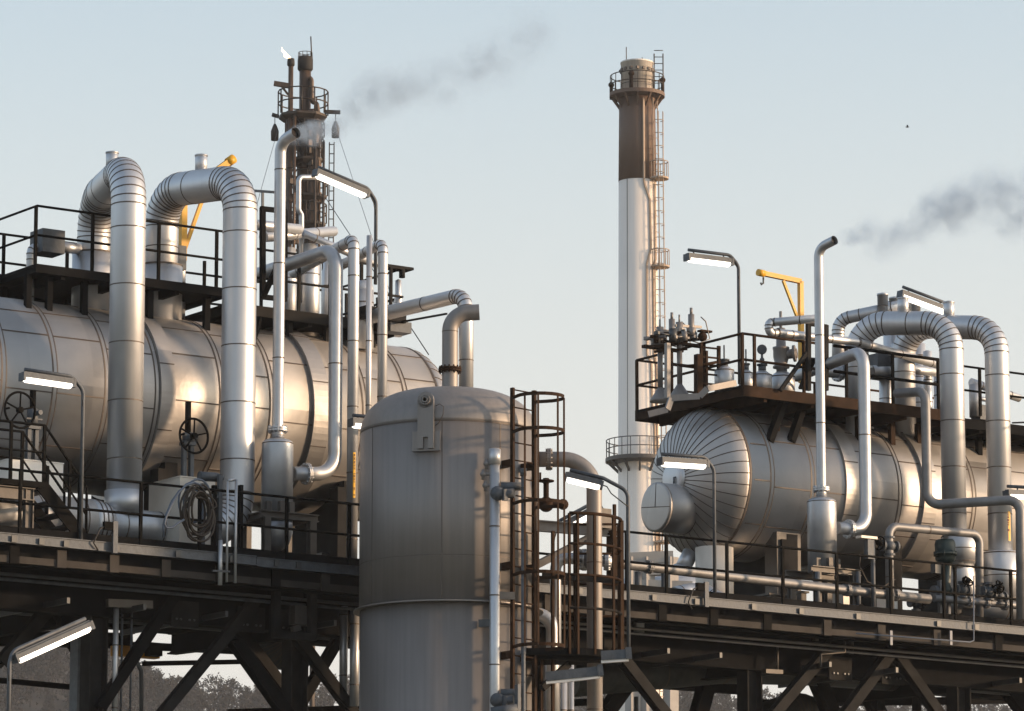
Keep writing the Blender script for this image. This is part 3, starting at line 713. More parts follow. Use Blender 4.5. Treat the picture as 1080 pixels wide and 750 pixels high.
# little nozzles and boxes on the left walkway
def boxpipe(label, up, box, h, w):
    p = V(up[0], up[2], w); t = thing('manifold_box', label, 'manifold', p, 'small box manifolds on the left walkway')
    z1 = Hz(p, up[1]).z; q = V(box[1], (box[2] + box[3]) / 2, w)
    b = MB(); pipe(b, [Vec((p.x, p.y, PTL - .5)), Vec((p.x, p.y, z1)), Vec((q.x, w, z1))], h, .16, .35, 3, 16); b.build('pipe_run', ['clad', 'seam'], t)
    b = MB(); a, c = V(box[0], box[3], w), V(box[1], box[2], w); b.box((a.x, w - .24, a.z), (c.x, w + .24, c.z + .02)); b.build('box', 'galv', t)
boxpipe('grey box on elbowed pipe at the left end of the top walkway', (32, 259, 282), (38, 62, 247, 267), .075, 4.3)
boxpipe('grey box on elbowed pipe right of the second loop', (191, 270, 300), (167, 190, 263, 284), .085, 4.6)
run('process_pipe', 'short horizontal pipe from the grey box into the first loop', [V(60, 260, 4.3), V(84, 263, 4.3)], .1)
# yellow cranes
def davit(label, base, top, tip, br0, br1, w, s=.13, tipw=None):
    p = V(*base, w); pt = V(*top, w); t = thing('davit_crane', label, 'crane', p, 'small yellow davit cranes')
    MB().bar(p, Vec((p.x, p.y, pt.z)), s, s).build('mast', 'yellow', t)
    e = V(*tip, w if tipw is None else tipw); b = MB(); b.bar(Vec((p.x, p.y, pt.z)), e, s, s); b.build('arm', 'yellow', t)
    d = (e - pt).normalized(); b = MB(); b.cyl(e - d * .02, e + d * .14, s * .75, 14); b.build('end_cap', 'yellow', t)
    MB().bar(V(*br0, w), V(*br1, w if tipw is None else w + (tipw - w) * .5), s * .55, s * .55).build('brace', 'yellow', t)
    b = MB(); b.tube([e - UP * .08, e - UP * .2, e - UP * .24 + d * .05, e - UP * .2 + d * .07], .02, 6); b.build('hook', 'galv_dark', t)
davit('yellow davit crane behind the two left pipe loops', (192.5, 275), (192.5, 205), (241, 171), (195, 262), (216, 203), 4.9, .12)
davit('yellow davit crane standing on the right walkway', (845.5, 404), (845.5, 297), (805, 288.5), (844, 343), (826, 296), 4.0, .095)

# ------------------------------------------------------------------ valves with handwheels on white boxes
def handwheel(c, ax, R, spokes=5, r=.022):
    b = MB(); a, q = MB.frame(ax); b.tube([c + (a * math.cos(g * pi / 16) + q * math.sin(g * pi / 16)) * R for g in range(32)], r, 8, closed=True)
    for k in range(spokes):
        g = 2 * pi * k / spokes + .35; b.cyl(c, c + (a * math.cos(g) + q * math.sin(g)) * R, r * .75, 6)
    b.cyl(c - ax.normalized() * .05, c + ax.normalized() * .05, .055, 10); g = -.05
    p = c + (a * math.cos(g) + q * math.sin(g)) * R; b.cyl(p, p + ax.normalized() * .14, .02, 6); return b
def wheel_valve(label, px, ybox, ystem, ywheel, yyoke, w, R, wx):
    p = V(px, ybox, w); t = thing('gate_valve', label, 'valve', p, 'gate valves with black handwheels')
    zy, zs, zw = Hz(p, yyoke).z, Hz(p, ystem).z, Hz(p, ywheel).z
    b = MB()
    for s in (-1, 1): b.bar(p + X3 * (.075 * s) - UP * .05, Vec((p.x + .075 * s, p.y, zy)), .07, .09)
    b.box((p.x - .12, p.y - .09, zy), (p.x + .12, p.y + .09, zy + .06)); b.cyl((p.x, p.y, zy + .06), (p.x, p.y, zw + .09), .1, 12)
    for s in (-1, 1): b.bar((p.x - .16, p.y - .05, zy + .12 + .06 * s), (p.x + .16, p.y - .05, zy + .12 + .06 * s), .05, .03)
    b.cyl((p.x, p.y - .02, zw), (p.x + .02, p.y - .26, zw), .045, 10); b.build('yoke', 'galv', t)
    b = MB(); b.cyl((p.x, p.y, zw), (p.x, p.y, zs), .055, 12); b.build('stem', 'black_steel', t)
    c = UZ(wx, w - .26, zw); handwheel(c, Vec((0.1, -1, 0)), R).build('handwheel', 'black_steel', t)
wheel_valve('gate valve with black handwheel on the box behind the stairs', 33.5, 484, 412, 437, 453, 2.3, .32, 21)
wheel_valve('gate valve with black handwheel on the box beside the hose', 197.5, 502, 424, 462, 470, 1.3, .31, 204.5)
def wbox(label, px, ytop, w, lu, lw, m, ybot=None):
    a = V(px, ytop, w); b = MB(); z0 = ZD if ybot is None else V(px, ybot, w).z
    b.box((a.x, w, z0), (a.x + lu, w + lw, a.z)); b.bar((a.x - .01, w + lw / 2, a.z + .012), (a.x + lu + .01, w + lw / 2, a.z + .012), lw + .03, .02)
    o = b.build('insulation_box', m, base=(a.x, w, z0)); tag(o, label, 'box', 'boxes clad round valves')
wbox('white insulation box behind the stairs on the left deck', 11, 484, 2.1, 1.06, 1.0, 'white_panel', 527)
wbox('cream insulation box behind the coiled hoses', 190, 503, .9, .72, 1.1, 'cream_panel')
wbox('low pale box at the far left behind the raised landing', -40, 503, 2.4, .7, .8, 'cream_panel', 545)

# ------------------------------------------------------------------ stairs and landing on the left
t = thing('steel_stairs', 'black steel stairs with handrails leading up to a small landing', 'stairs', D(85, .5))
zL = V(20, 508, .5).z; w0_, w1_ = .35, 1.15
uF, uT = D(86, .5).x, UZ(40, .5, zL).x
for w in (w0_, w1_):
    MB().bar((uF, w, ZD + .05), (uT, w, zL - .06), .04, .24).build('stringer', 'black_steel', t)
n = 5
for k in range(n):
    f = (k + .6) / (n + .2); p = Vec((uF + (uT - uF) * f, (w0_ + w1_) / 2, ZD + (zL - ZD) * f)); MB().box(p - Vec((.13, .38, .02)), p + Vec((.13, .38, .015))).build('tread', 'galv_dark', t)
for w in (w0_, w1_):
    a, c, e = Vec((uF, w, ZD + 1.0)), Vec((uT + .03, w, zL + 1.0)), Vec((D(-60, w).x, w, zL + 1.0))
    MB().tube([a - UP * .95, a, c, e], .026, 8).build('handrail', 'black_steel', t)
    MB().tube([a - UP * .48, c - UP * .48, e - UP * .48], .02, 8).build('midrail', 'black_steel', t)
    for x in (uT + .03, uT - .62): MB().bar((x, w, zL - .1), (x, w, zL + 1.0), .05, .05).build('post', 'black_steel', t)
    x = (uF + uT) / 2 + .1; MB().bar((x, w, ZD + .6), (x, w, ZD + (zL - ZD) * .45 + 1.0), .045, .045).build('post', 'black_steel', t)
MB().box((D(-60, .5).x, w0_ - .05, zL - .1), (uT, w1_ + .1, zL)).build('landing', 'black_steel', t)
MB().ibeam((D(-60, .5).x, w0_ + .08, zL - .22), (uT - .12, w0_ + .08, zL - .22), .22, .14, .02).build('landing_beam', 'steel_grey', t)
p = D(29, w0_ + .1); MB().ibeam((p.x, p.y, ZD), (p.x, p.y, zL - .12), .16, .12, .02, ref=X3).build('landing_leg', 'steel_grey', t)
MB().bar((p.x + .1, w1_, ZD), (p.x - .7, w1_, zL - .3), .08, .08).build('landing_brace', 'black_steel', t)

# ------------------------------------------------------------------ hoses on a rack
t = thing('hose_rack', 'grey post rack for coiled hoses at the deck edge', 'rack', D(212, .35))
for px, y0, m in ((213, 510, 'galv'), (231, 501, 'galv'), (225, 512, 'black_steel')):
    p = D(px, .35); MB().bar(p, Hz(p, y0), .075, .075).build('post', m, t)
a = Hz(D(213, .35), 522); c = Hz(D(231, .35), 524); MB().bar(a, c, .06, .06).build('crossbar', 'galv', t)
p = V(218, 503, .5); q = V(229, 503.5, .5); b = MB(); b.cyl(p - X3 * .15, q - X3 * .04, .085, 16); b.sph(q - X3 * .02, .085, 12); b.cyl(q, q + X3 * .12, .04, 10); b.build('nozzle_canister', 'galv', t)
def coil(label, cx, cy, rx, ry, n, m, tail=None, seed=1, w=.18):
    rr = random.Random(seed); c = V(cx, cy, w); k = K(c); pts = []
    for i in range(n * 24 + 1):
        g = 2 * pi * i / 24 + pi / 2; tt = i / 24
        ax = rx / k * (1 - .13 * (tt * 1.37 % 3) + .07 * math.sin(tt * 2.1 + seed)); ay = ry / k * (1 - .09 * (tt * 1.7 % 4) + .05 * math.sin(tt * 1.3))
        pts.append(c + X3 * (math.cos(g) * ax / .9) + UP * (math.sin(g) * ay + .08 * math.sin(tt * 1.7)) + Y3 * (.10 * math.sin(tt * .9 + g * .5)))
    b = MB(); b.tube(pts, .019, 7)
    if tail: b.tube(tail, .021, 7)
    o = b.build('hose', m, base=c); tag(o, label, 'hose', 'hoses hanging on the rack')
coil('brown coiled hose hanging from the deck rail', 209, 541, 17, 28, 10, 'hose_brown', seed=2, w=-.10)
tl = [V(196, 520, .1), V(187, 532, .1), V(180, 546, .1), V(176, 556, .1), V(178, 562, .1)]
b = [V(x, y, -.2) for x, y in ((212, 512), (205, 509), (196, 512), (188, 520), (181, 532), (175, 546), (173.5, 553), (176, 557), (182, 556.5), (188, 552), (194, 548))]
coil('blue grey hose hanging over the brown coil in a long loop', 206, 532, 17, 24, 2, 'hose_blue', seed=5, w=.16, tail=b)
o = MB().tube([V(x, y, .06) for x, y in ((197, 511), (189, 518), (181, 529), (176, 541), (172.5, 553), (172.5, 567))], .02, 7).build('hose', 'hose_blue', base=V(173, 567, .06)); tag(o, 'loose blue grey hose end hanging left of the coils', 'hose', 'hoses hanging on the rack')
# drain pipes hanging over the edge by the hoses
t = thing('drain_pipes', 'three thin drain pipes dropping over the deck edge beside the hose rack', 'pipes', V(240, 590, -.22))
for px, y0, y1, r in ((232, 570, 617, .04), (239, 508, 614, .022), (248, 506, 615, .026)):
    p = V(px, y1, -.24); MB().tube([p, Hz(p, y0)], r, 10).build('pipe', 'pipe_metal', t)
MB().bar(V(224, 602, -.26), V(242, 603, -.26), .05, .03).build('clamp', 'galv', t)
MB().tube([V(248, 506, -.24), V(240, 507, -.24)], .026, 8).build('bend', 'pipe_metal', t)
b = MB(); p = D(252, .3); b.bar(p, Hz(p, 512), .06, .16); tag(b.build('cable_post', 'dark_steel', base=p), 'flat dark post between the drain pipes and the second loop elbow', 'post')

# bracket posts on the tray
def tray_post(label, px, y0):
    q = V(px, 0, -.25); t = thing('tray_post', label, 'post', D(px, -.25, -.2), 'short posts bolted to the cable tray')
    p = D(px, -.25, -.2); MB().bar(p, Hz(p, y0), .09, .05).build('post', 'galv', t)
    h = Hz(p, y0 + 6); MB().box(h + Vec((-.22, -.03, -.06)), h + Vec((-.05, .05, .08))).build('push_button', 'black_steel', t)
    MB().tube([h + Vec((-.2, 0, 0)), h + Vec((-.3, 0, -.05)), h + Vec((-.4, .03, -.3)), h + Vec((-.3, .05, -.42))], .014, 6).build('cable', 'cable', t)
tray_post('short grey post with push button on the left cable tray', 121, 550)
tray_post('short grey post with push button on the right cable tray', 745, 614)
# ================================================================== tank in front
YT = p2w(V(473, 600, -2.0) + OFF).y
tc = VY(473, 600, YT); RT = 95.0 / FPX * YT
zk, zt_ = VY(473, 459, YT).z, None
tank = thing('storage_tank', 'big upright grey metal tank with domed top in front of the deck', 'tank', Vec((tc.x, tc.y, 0)))
C0 = Vec((tc.x, tc.y, 0))
zk = Hz(C0, 459).z; zd_ = Hz(C0, 413).z; zr = Hz(C0, 646).z; hd = zd_ - zk
b = MB(); b.rev(C0, UP, [(RT * .99, .0), (RT * .99, zr)], 96); b.rev(C0, UP, [(RT, zr + .02), (RT, zk)], 96)
b.ring(C0 + UP * zk, UP, RT, .025, .004, 96); b.ring(C0 + UP * (zk - 2.35), UP, RT, .012, .002, 96)
for g in (-.06, .62, -1.0, 1.9):
    d = FACE * math.cos(g) + RIGHT * math.sin(g); b.bar(C0 + d * RT + UP * (zr + .05), C0 + d * RT + UP * zk, .016, .006, 1, ref=d)
b.build('shell', ['tank_metal', 'seam'], tank)
b = MB(); b.rev(C0 + UP * zk, UP, [(RT * math.cos(pi / 2 * k / 20) ** .62 if k < 20 else 0.001, hd * math.sin(pi / 2 * k / 20)) for k in range(21)], 96); b.build('dome', ['tank_metal', 'seam'], tank)
b = MB(); b.rev(C0 + UP * zr, UP, [(RT * .98, -.01), (RT + .10, -.005), (RT + .10, .015), (RT * .98, .02)], 96, 0, False); b.build('support_ring', 'tank_metal', tank)
g0 = math.asin(-22 / 95); dl = FACE * math.cos(g0) + RIGHT * math.sin(g0); tl_ = RIGHT * math.cos(g0) - FACE * math.sin(g0)
def TP(x, py, out=0.0): 
    p = C0 + dl * (RT + out) + tl_ * x; return Hz(p, py)
b = MB(); a = TP(0, 476); e = TP(0, 455); b.bar(a + dl * .02, e + dl * .02, .50, .02, ref=dl); b.bar(a + dl * .03, a + dl * .03 + UP * .02, .5, .05, ref=dl); b.build('lug_pad', 'tank_metal', tank)
b = MB(); lo, hi = TP(0, 473, .06), TP(0, 422, .06)
for s in (-1, 1): b.bar(lo + tl_ * .095 * s, lo + tl_ * .095 * s + UP * .2, .10, .05, ref=dl)
b.bar(lo + UP * .2, hi, .29, .05, ref=dl); b.rev(hi - dl * .025, dl, [(.145, 0), (.145, .05)], 28)
for rr_, h_ in ((.09, .07), (.055, .09)): b.rev(hi, dl, [(rr_ - .02, .02), (rr_ - .02, h_), (rr_, h_), (rr_, .02)], 24, 0, False)
b.build('lifting_lug', 'tank_metal', tank)
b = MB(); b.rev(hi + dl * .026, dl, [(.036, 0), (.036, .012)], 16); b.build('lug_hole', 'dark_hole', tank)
b = MB(); b.tube([TP(.17, 428, .03), TP(.24, 426, .03), TP(.31, 429, .02), TP(.3, 437, .02), TP(.22, 446, .01), TP(.16, 449, .01)], .008, 6); b.build('lanyard', 'seam', tank)
# vent bend on the tank top
vb = VY(474.5, 425, YT); vb = Vec((vb.x, vb.y, zk)); z1 = Hz(vb, 390).z; kv = K(vb); r_ = 8.6 / kv
bend = Hz(vb, 331)
b = MB(); tip = bend + RIGHT * .52 + UP * .03
pth = pipe(b, [vb + UP * .2, bend, tip], r_, .33, n=28, cap=False, seg=14); b.ring(Hz(vb, 350), UP, r_, .015, .003); b.build('vent_bend', ['tank_metal', 'seam'], tank)
b = MB(); b.flange(Vec((vb.x, vb.y, z1)), UP, r_ * 1.45, .035, 28, 0, 14); b.build('vent_flange', 'glare_brown', tank)
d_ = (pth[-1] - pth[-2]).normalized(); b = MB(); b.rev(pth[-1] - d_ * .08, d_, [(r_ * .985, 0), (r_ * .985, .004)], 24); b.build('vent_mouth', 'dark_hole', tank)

def TY(px, py, off): return VY(px, py, YT + off)
# caged ladder
lad = thing('caged_ladder', 'glare-tinted brown caged ladder fixed to the right side of the tank', 'ladder', Vec((TY(553, 700, -1.2).x, TY(553, 700, -1.2).y, 0)))
La, Lb = TY(540.5, 600, -1.45), TY(563.5, 600, -1.05)
La.z = Lb.z = 0
za, zb = Hz(La, 409).z, Hz(Lb, 412).z
ax_ = (Lb - La).normalized(); out = Vec((ax_.y, -ax_.x, 0)); out = out if out.dot(RIGHT) > 0 else -out
for p, z, s in ((La, za, .05), (Lb, zb, .06)): MB().bar(p + UP * 1.0, p + UP * z, s, .07, ref=out).build('rail', 'glare_brown', lad)
z = za - .03
rg = 0
while z > 6:
    MB().cyl(La + UP * z, Lb + UP * z, .013, 6).build('rung', 'glare_brown', lad); z -= .31
cw = (Lb - La).length; cc = (La + Lb) / 2 + out * .40
hoopz = [Hz(cc, y).z for y in (419, 455, 531, 606, 682)]
def hoop_pts(z):
    pts = []
    for k in range(15):
        g = -2.1 + 4.2 * k / 14; pts.append(cc + out * (math.cos(g) * .42) + ax_ * (math.sin(g) * .42) + UP * z)
    return [La + UP * z] + pts + [Lb + UP * z]
for z in hoopz:
    b = MB(); hp_ = hoop_pts(z)
    for p, q in zip(hp_[:-1], hp_[1:]): b.bar(p, q, .012, .06)
    b.build('cage_hoop', 'glare_brown', lad)
for k in (2, 4, 7, 10, 12):
    p = hoop_pts(0)[k + 1]; MB().bar(p + UP * hoopz[-1], p + UP * hoopz[0], .035, .012).build('cage_bar', 'glare_brown', lad)
for y in (488, 596, 690):
    z = Hz(La, y).z
    for p in (La, Lb):
        q = C0 + (p - C0).normalized() * (RT - .02); MB().bar(p + UP * z, Vec((q.x, q.y, z)), .07, .13).build('wall_bracket', 'glare_brown', lad)
# standpipes left of the ladder
sp_ = thing('standpipe', 'silver vertical standpipe with box cap in front of the tank', 'pipe', TY(521.5, 740, -1.6))
q = TY(521.5, 760, -1.62); b = MB(); pipe(b, [q - UP * 3, Hz(q, 488)], 5.4 / K(q), band=1.2, n=20, phase=.3); b.build('pipe_run', ['clad', 'seam'], sp_)
b = MB(); p = Hz(q, 490); b.cyl(p, Hz(q, 474), .105, 18); b.sph(Hz(q, 474), .105, 18, sz=.15); b.build('cap', ['clad', 'seam'], sp_)
for i, y in enumerate((521, 739)):
    p = Hz(q, y); b = MB(); ax2 = (RIGHT * .9 + FACE * .3).normalized()
    b.cyl(p + UP * .0 + FACE * .02, p + RIGHT * .34 + FACE * .1, .085, 16); p2 = p + UP * .08 + RIGHT * .1 - FACE * .0; b.cyl(p2 + UP * .05, p2 + UP * .05 + RIGHT * .42, .075, 16); b.sph(p + RIGHT * .05 - UP * .0 + FACE * .06, .13, 16)
    b.bar(p + RIGHT * .18 + FACE * .14 + UP * .06, p + RIGHT * .18 + FACE * .14 - UP * .14, .09, .05); b.build('branch_valve', 'galv', sp_)
b = MB(); 
for y, xx in ((489, -.14), (500, -.2), (512, -.16)):
    p = Hz(q, y); b.sph(p + RIGHT * xx, .055, 10); b.cyl(p + RIGHT * xx, p, .03, 8); b.cyl(p + RIGHT * xx - UP * .1, p + RIGHT * xx + UP * .08, .028, 8)
b.build('sample_cock', 'tank_metal', sp_)
for y in (628, 657): 
    p = Hz(q, y); MB().bar(p - UP * 0, p + RIGHT * (.34 if y < 640 else -.26) - FACE * .1, .1, .13).build('clamp', 'galv_dark', sp_)
q = TY(552, 770, -1.75); b = MB(); b.tube([q - UP * 3, Hz(q, 502)], .038, 12); b.cyl(Hz(q, 502), Hz(q, 494), .055, 10)
for y in (515, 545, 570, 612, 655, 690, 720): b.cyl(Hz(q, y), Hz(q, y - 1), .046, 10)
tag(b.build('conduit', 'galv', base=q), 'thin grey conduit standing in front of the caged ladder', 'conduit')
q = TY(546, 770, -1.85); b = MB(); b.bar(q - UP * 3, Hz(q, 722), .06, .1); b.cyl(Hz(q, 752) - RIGHT * .45, Hz(q, 748), .1, 14)
tag(b.build('pipe_support', 'galv', base=q), 'stubby grey support bracket at the foot of the standpipe', 'bracket')

# elbow pipe from the tank going down right of the ladder
q = TY(627.5, 760, .2); z = Hz(q, 484.5).z; s0 = TY(566, 500, .2); s0.z = z
ep = run('process_pipe', 'grey elbow pipe from the tank side bending down beside the balcony', [s0, Vec((q.x, q.y, z)), q - UP * 4], 8.3 / K(q), .55, ('tank_metal', 'seam'), band=2.6, flanges=[(s0 + RIGHT * .22, RIGHT, .2)], pph=.5, n=28, seg=16)
run('process_pipe', 'silver elbow and flanged valve line behind the balcony railing', [TY(586, 760, 1.5), TY(586, 588, 1.5), TY(612, 590, 1.5), TY(648, 593, 1.5)], .10, .3, ('pipe_metal', 'seam'), flanges=[(TY(609, 590, 1.5), RIGHT, .2), (TY(616, 590.5, 1.5), RIGHT, .2), (TY(640, 592.5, 1.5), RIGHT, .16)])
run('process_pipe', 'lower silver pipe bending down behind the balcony floor', [TY(560, 648, 1.3), TY(583, 648, 1.3), TY(583, 690, 1.3), TY(583, 770, 1.3)], .12, .3, ('pipe_metal', 'seam'))
t = thing('relief_valve', 'small grey valve with bonnet on the line behind the balcony', 'valve', TY(625, 588, 1.4))
q = TY(625, 591, 1.4); b = MB(); b.sph(q, .19, 14); b.cyl(q, q + UP * .42, .09, 12); b.rev(q + UP * .3, UP, [(.16, 0), (.16, .05)], 14, 0, False); b.build('body', 'galv', t)
# valve behind ladder
t = thing('globe_valve', 'glare-tinted brown valve cluster behind the ladder cage', 'valve', TY(576, 532, .6))
q = TY(576, 532, .6); b = MB(); b.cyl(q - RIGHT * .35, q + RIGHT * .35, .07, 12); b.cyl(q - UP * .1, q + UP * .4, .05, 10); b.sph(q, .14, 14); b.sph(q + RIGHT * .3, .1, 12); b.sph(q - RIGHT * .28, .1, 12); b.build('body', 'glare_brown', t)
handwheel(q + UP * .42, UP, .13, 4, .016).build('handwheel', 'glare_brown', t)
# beams behind the balcony
t = thing('support_bracket', 'grey steel bracket beam with diagonal strut right of the ladder', 'bracket', TY(600, 560, 2.0))
MB().ibeam(TY(560, 554, 2.0), TY(652, 561, 2.0), .2, .14, .02).build('beam', 'pale_steel', t)
MB().ibeam(TY(562, 598, 2.0), TY(640, 558, 2.0), .16, .12, .02, ref=Y3).build('strut', 'pale_steel', t)
MB().bar(TY(646, 560, 2.0), TY(646, 618, 2.0), .16, .16).build('post', 'glare_brown', t)
MB().bar(TY(648, 572, 1.9), TY(648, 532, 1.9), .05, .05).build('rod', 'glare_brown', t)
MB().box(TY(630, 556, 1.6), TY(640, 538, 1.9)).build('box', 'steel_grey', t)
# curved balcony
bal = thing('ladder_balcony', 'small dark balcony with curved brown railing beside the caged ladder', 'balcony', TY(610, 690, -.6))
cb = TY(600, 690, -.2); cb0 = Vec((cb.x, cb.y, 0)); zb_ = cb.z; RB = .92
def bp_(g, z): return Vec((cb.x, cb.y, z)) + FACE * math.cos(g) * RB + RIGHT * math.sin(g) * RB
p0 = cb0 + FACE * RB; zz = [Hz(p0, y).z for y in (541, 573, 606, 641)]
b = MB(); pts = [bp_(g * pi / 2 / 10, 0) for g in range(11)]; pts = [pts[0] - RIGHT * .75] + pts + [Vec((cb.x, cb.y, 0)) + RIGHT * RB - FACE * .6, Vec((cb.x, cb.y, 0)) - FACE * .6 - RIGHT * .75]
n_ = len(pts); b._add([p + UP * (zb_ - .12) for p in pts] + [p + UP * zb_ for p in pts], [tuple(range(n_)), tuple(range(n_, 2 * n_))[::-1]] + [(i, (i + 1) % n_, n_ + (i + 1) % n_, n_ + i) for i in range(n_)], 0, False)
b.build('floor', 'dark_steel', bal)
for i, z in enumerate(zz):
    MB().tube([bp_(g * pi / 2 / 14, z) for g in range(15)], .024 if i else .03, 8).build('rail', 'glare_brown' if i < 3 else 'brown_steel', bal)
for g in (0, .16, .5, 1.0, pi / 2):
    MB().bar(bp_(g, zb_ - .1), bp_(g, zz[0]), .04 if g < 1.5 else .07, .04 if g < 1.5 else .07).build('post', 'glare_brown', bal)
for y in (553, 584, 616, 650):
    MB().tube([Hz(cb0 - RIGHT * .0 - FACE * .5 + RIGHT * .12, y), Hz(cb0 - FACE * .5 + RIGHT * .95, y)], .022, 8).build('back_rail', 'glare_brown', bal)
for x in (.12, .9): MB().bar(cb0 - FACE * .5 + RIGHT * x + UP * zb_, Hz(cb0 - FACE * .5 + RIGHT * x, 552), .05, .05).build('back_post', 'glare_brown', bal)
b = MB(); q = TY(572, 606, -.7); b.bar(Hz(q, 606), TY(652, 612, -.4), .08, .12); b.build('tie_beam', 'brown_steel', bal)
for (a, c, s) in (((572, 726), (600, 700), .12), ((566, 690), (632, 694), .16)): MB().bar(TY(*a, -.9), TY(*c, -.5), s * .6, s).build('bracket', 'brown_steel', bal)
for px in (565, 571, 583): MB().bar(TY(px, 770, -.8), TY(px, 560 if px != 571 else 690, -.8), .05, .05).build('upright', 'glare_brown', bal)
# unlit fittings under the balcony
def fitting(label, a, c, off):
    A, B = TY(*a, off), TY(*c, off); t = thing('unlit_lamp', label, 'lamp', A, 'unlit fluorescent fittings under the balcony')
    MB().bar(A, B, .16, .16).build('housing', 'galv', t); MB().bar(A - UP * .1, B - UP * .1, .1, .05).build('diffuser', 'lamp_lens', t)
    d = (B - A).normalized(); MB().bar(B - d * .05 + UP * .01, B + d * .05 + UP * .01, .2, .2).build('end_cap', 'galv', t)
fitting('unlit long lamp fitting below the balcony floor', (576, 714), (633, 708), -1.2)
fitting('unlit tilted lamp fitting at the balcony edge by the grey pole', (634, 692), (663, 690), -1.3)
# tall pipes under the balcony
for px, r, off, lab in ((591, .13, 1.6, 'tall pipe under the balcony left of the grey elbow pipe'), (602, .06, 1.4, 'thin tall pipe under the balcony close to the elbow pipe'), (578, .07, 1.8, 'thin dark pipe under the balcony nearest the ladder')):
    q = TY(px, 770, off); b = MB(); pipe(b, [q - UP * 3, Hz(q, 702 if r > .1 else 696)], r, band=1.0, n=16); tag(b.build('downpipe', ['pipe_metal', 'seam'], base=q), lab, 'pipe', 'pipes under the balcony')

# ================================================================== lamps
lamp('lit lamp with bent pole in front of the large left vessel', .0, (85, 570), (85, 412), (76, 406), (24, 398.5))
lamp('lit lamp high above the row of thin vertical pipes', 2.6, (396, 300), (396, 212), (386, 206), (333, 183.5), off=8)
lamp('lit lamp left of the chimney foot by the balcony', 0, (663, 690), (665, 518), (634, 513), (597, 504), Y=YT - .6)
lamp('lit lamp tilted upwards behind the elbow pipe', 0, (583, 640), (583, 566), (593, 558), (634, 536), Y=YT + 3.2)
lamp('lit lamp in front of the ribbed round end of the right vessel', .0, (754, 625), (753.5, 495), (744, 491), (697, 488))
lamp('lit lamp on a slim pole above the brown walkway', 2.9, (780, 405), (780, 280), (770, 278), (725, 272.5))
lamp('lit lamp half hidden behind the tops of the right pipe loops', 3.4, (1004, 400), (1004, 330), (998, 329), (950, 311))
lamp('lit lamp with bent pole under the deck at lower left', -4.5, (8, 800), (8, 700), (17, 696), (95, 661), off=10)
lamp('lit lamp cut off by the right frame edge', .3, (1150, 640), (1150, 528), (1138, 526), (1062, 522))
lamp('small lit lamp peeping out left of the tank dome', .6, (425, 560), (425, 452), (418, 451), (371, 447))
# ================================================================== right deck equipment
t = run('process_pipe', 'long low pipe along the right deck behind the front railing', [V(600, 588, .6), V(664, 596, .6), V(700, 600, .6), V(905, 624, .6), V(980, 632, .6)], 5.2 / 55, .2, ('pipe_dull', 'seam'), flanges=[(V(684, 598, .6), X3, .13), (V(893, 622, .6), X3, .13), (V(944, 627, .6), X3, .13)])
for px in (673, 700, 862, 905):
    p = V(px, 602, .6); p = UZ(px, .6, p.z); MB().cyl((p.x, p.y, ZD), (p.x, p.y, p.z - .02), .07 if px < 700 else .05, 12).build('support_leg', 'galv', t)
run('process_pipe', 'second lower pipe parallel to the long one behind it', [V(690, 636, 1.8), V(930, 655, 1.8)], .09)
p = V(1000, 634, .6); p2 = V(1120, 640, .6)
t = run('process_pipe', 'thin valve line along the right deck near the frame edge', [V(985, 631, .55), V(1055, 637, .55), V(1130, 645, .55)], .075, .2, ('pipe_dull', 'seam'), flanges=[(V(1022, 634, .55), X3, .11), (V(1040, 636, .55), X3, .11), (V(1060, 638, .55), X3, .11)])
def globe(label, px, py, w, s=.12, wheel=None, ax=None, m='galv'):
    c = V(px, py, w); t = thing('globe_valve', label, 'valve', c, 'small grey valves on the right deck')
    b = MB(); b.sph(c, s, 16); b.cyl(c - UP * s * 1.3, c + UP * s * 1.3, s * .6, 14); b.cyl(c - X3 * s * 1.4, c + X3 * s * 1.4, s * .6, 14)
    for d in (UP, -UP, X3, -X3): b.rev(c + d * s * 1.25, d, [(s * .95, 0), (s * .95, .04)], 16, 0, False)
    b.build('body', m, t)
    ax = ax or Vec((-.7, -.7, .1)); e = c + ax.normalized() * s * 2.4
    MB().cyl(c, e, .022, 8).build('spindle', m, t); handwheel(e, ax, wheel or s * 1.1, 4, .016).build('handwheel', 'black_steel', t)
globe('grey globe valve with black wheel under the thin bent pipe', 938, 576, .5, .12, ax=Vec((-1, -.15, .1)))
globe('small grey valve with wheel left of the vertical thin pipe foot', 1015, 622, .5, .1, ax=Vec((-.1, -.8, .6)))
globe('small grey valve with wheel under the rightmost loop', 1043, 624, .5, .11, ax=Vec((.3, -.8, .3)))
globe('small grey valve with slanted wheel at the lower right', 1054, 629, .5, .1, ax=Vec((-.6, -.6, .5)))
globe('small grey valve low beside the right drum stand', 879, 644, .7, .08, ax=Vec((0, -1, .2)))
globe('small grey valve low between drum stand and thin pipe', 900, 646, .7, .09, ax=Vec((.3, -1, .2)))
globe('small grey valve cluster in the bright gap below the right vessel', 966, 636, 1.0, .1, ax=Vec((.1, -1, .2)))
q = V(939, 658, .5); q = D(939, .5)
run('process_pipe', 'thin bent pipe from the globe valve across to the right', [q, Hz(q, 555), UZ(1033, .6, V(1033, 563.5, .6).z), D(1033, .6, .1)], 4.4 / 53, .2, ('pipe_dull', 'seam'), band=2.4)
z0 = V(978, 534, .9)
run('process_pipe', 'dark thin pipe dropping then slanting right across both loops', [Hz(z0, 408) + Y3 * .9, Hz(z0, 413), Hz(z0, 532.5), V(1076, 527, -.35), D(1077, -.35, .1)], 5.0 / 52, .24, ('pipe_dull', 'seam'))
sticker('orange strip on the left of the right pipe loops', 1007.5, 539, 562, 1.7, 12.6 / 53.5, .5)
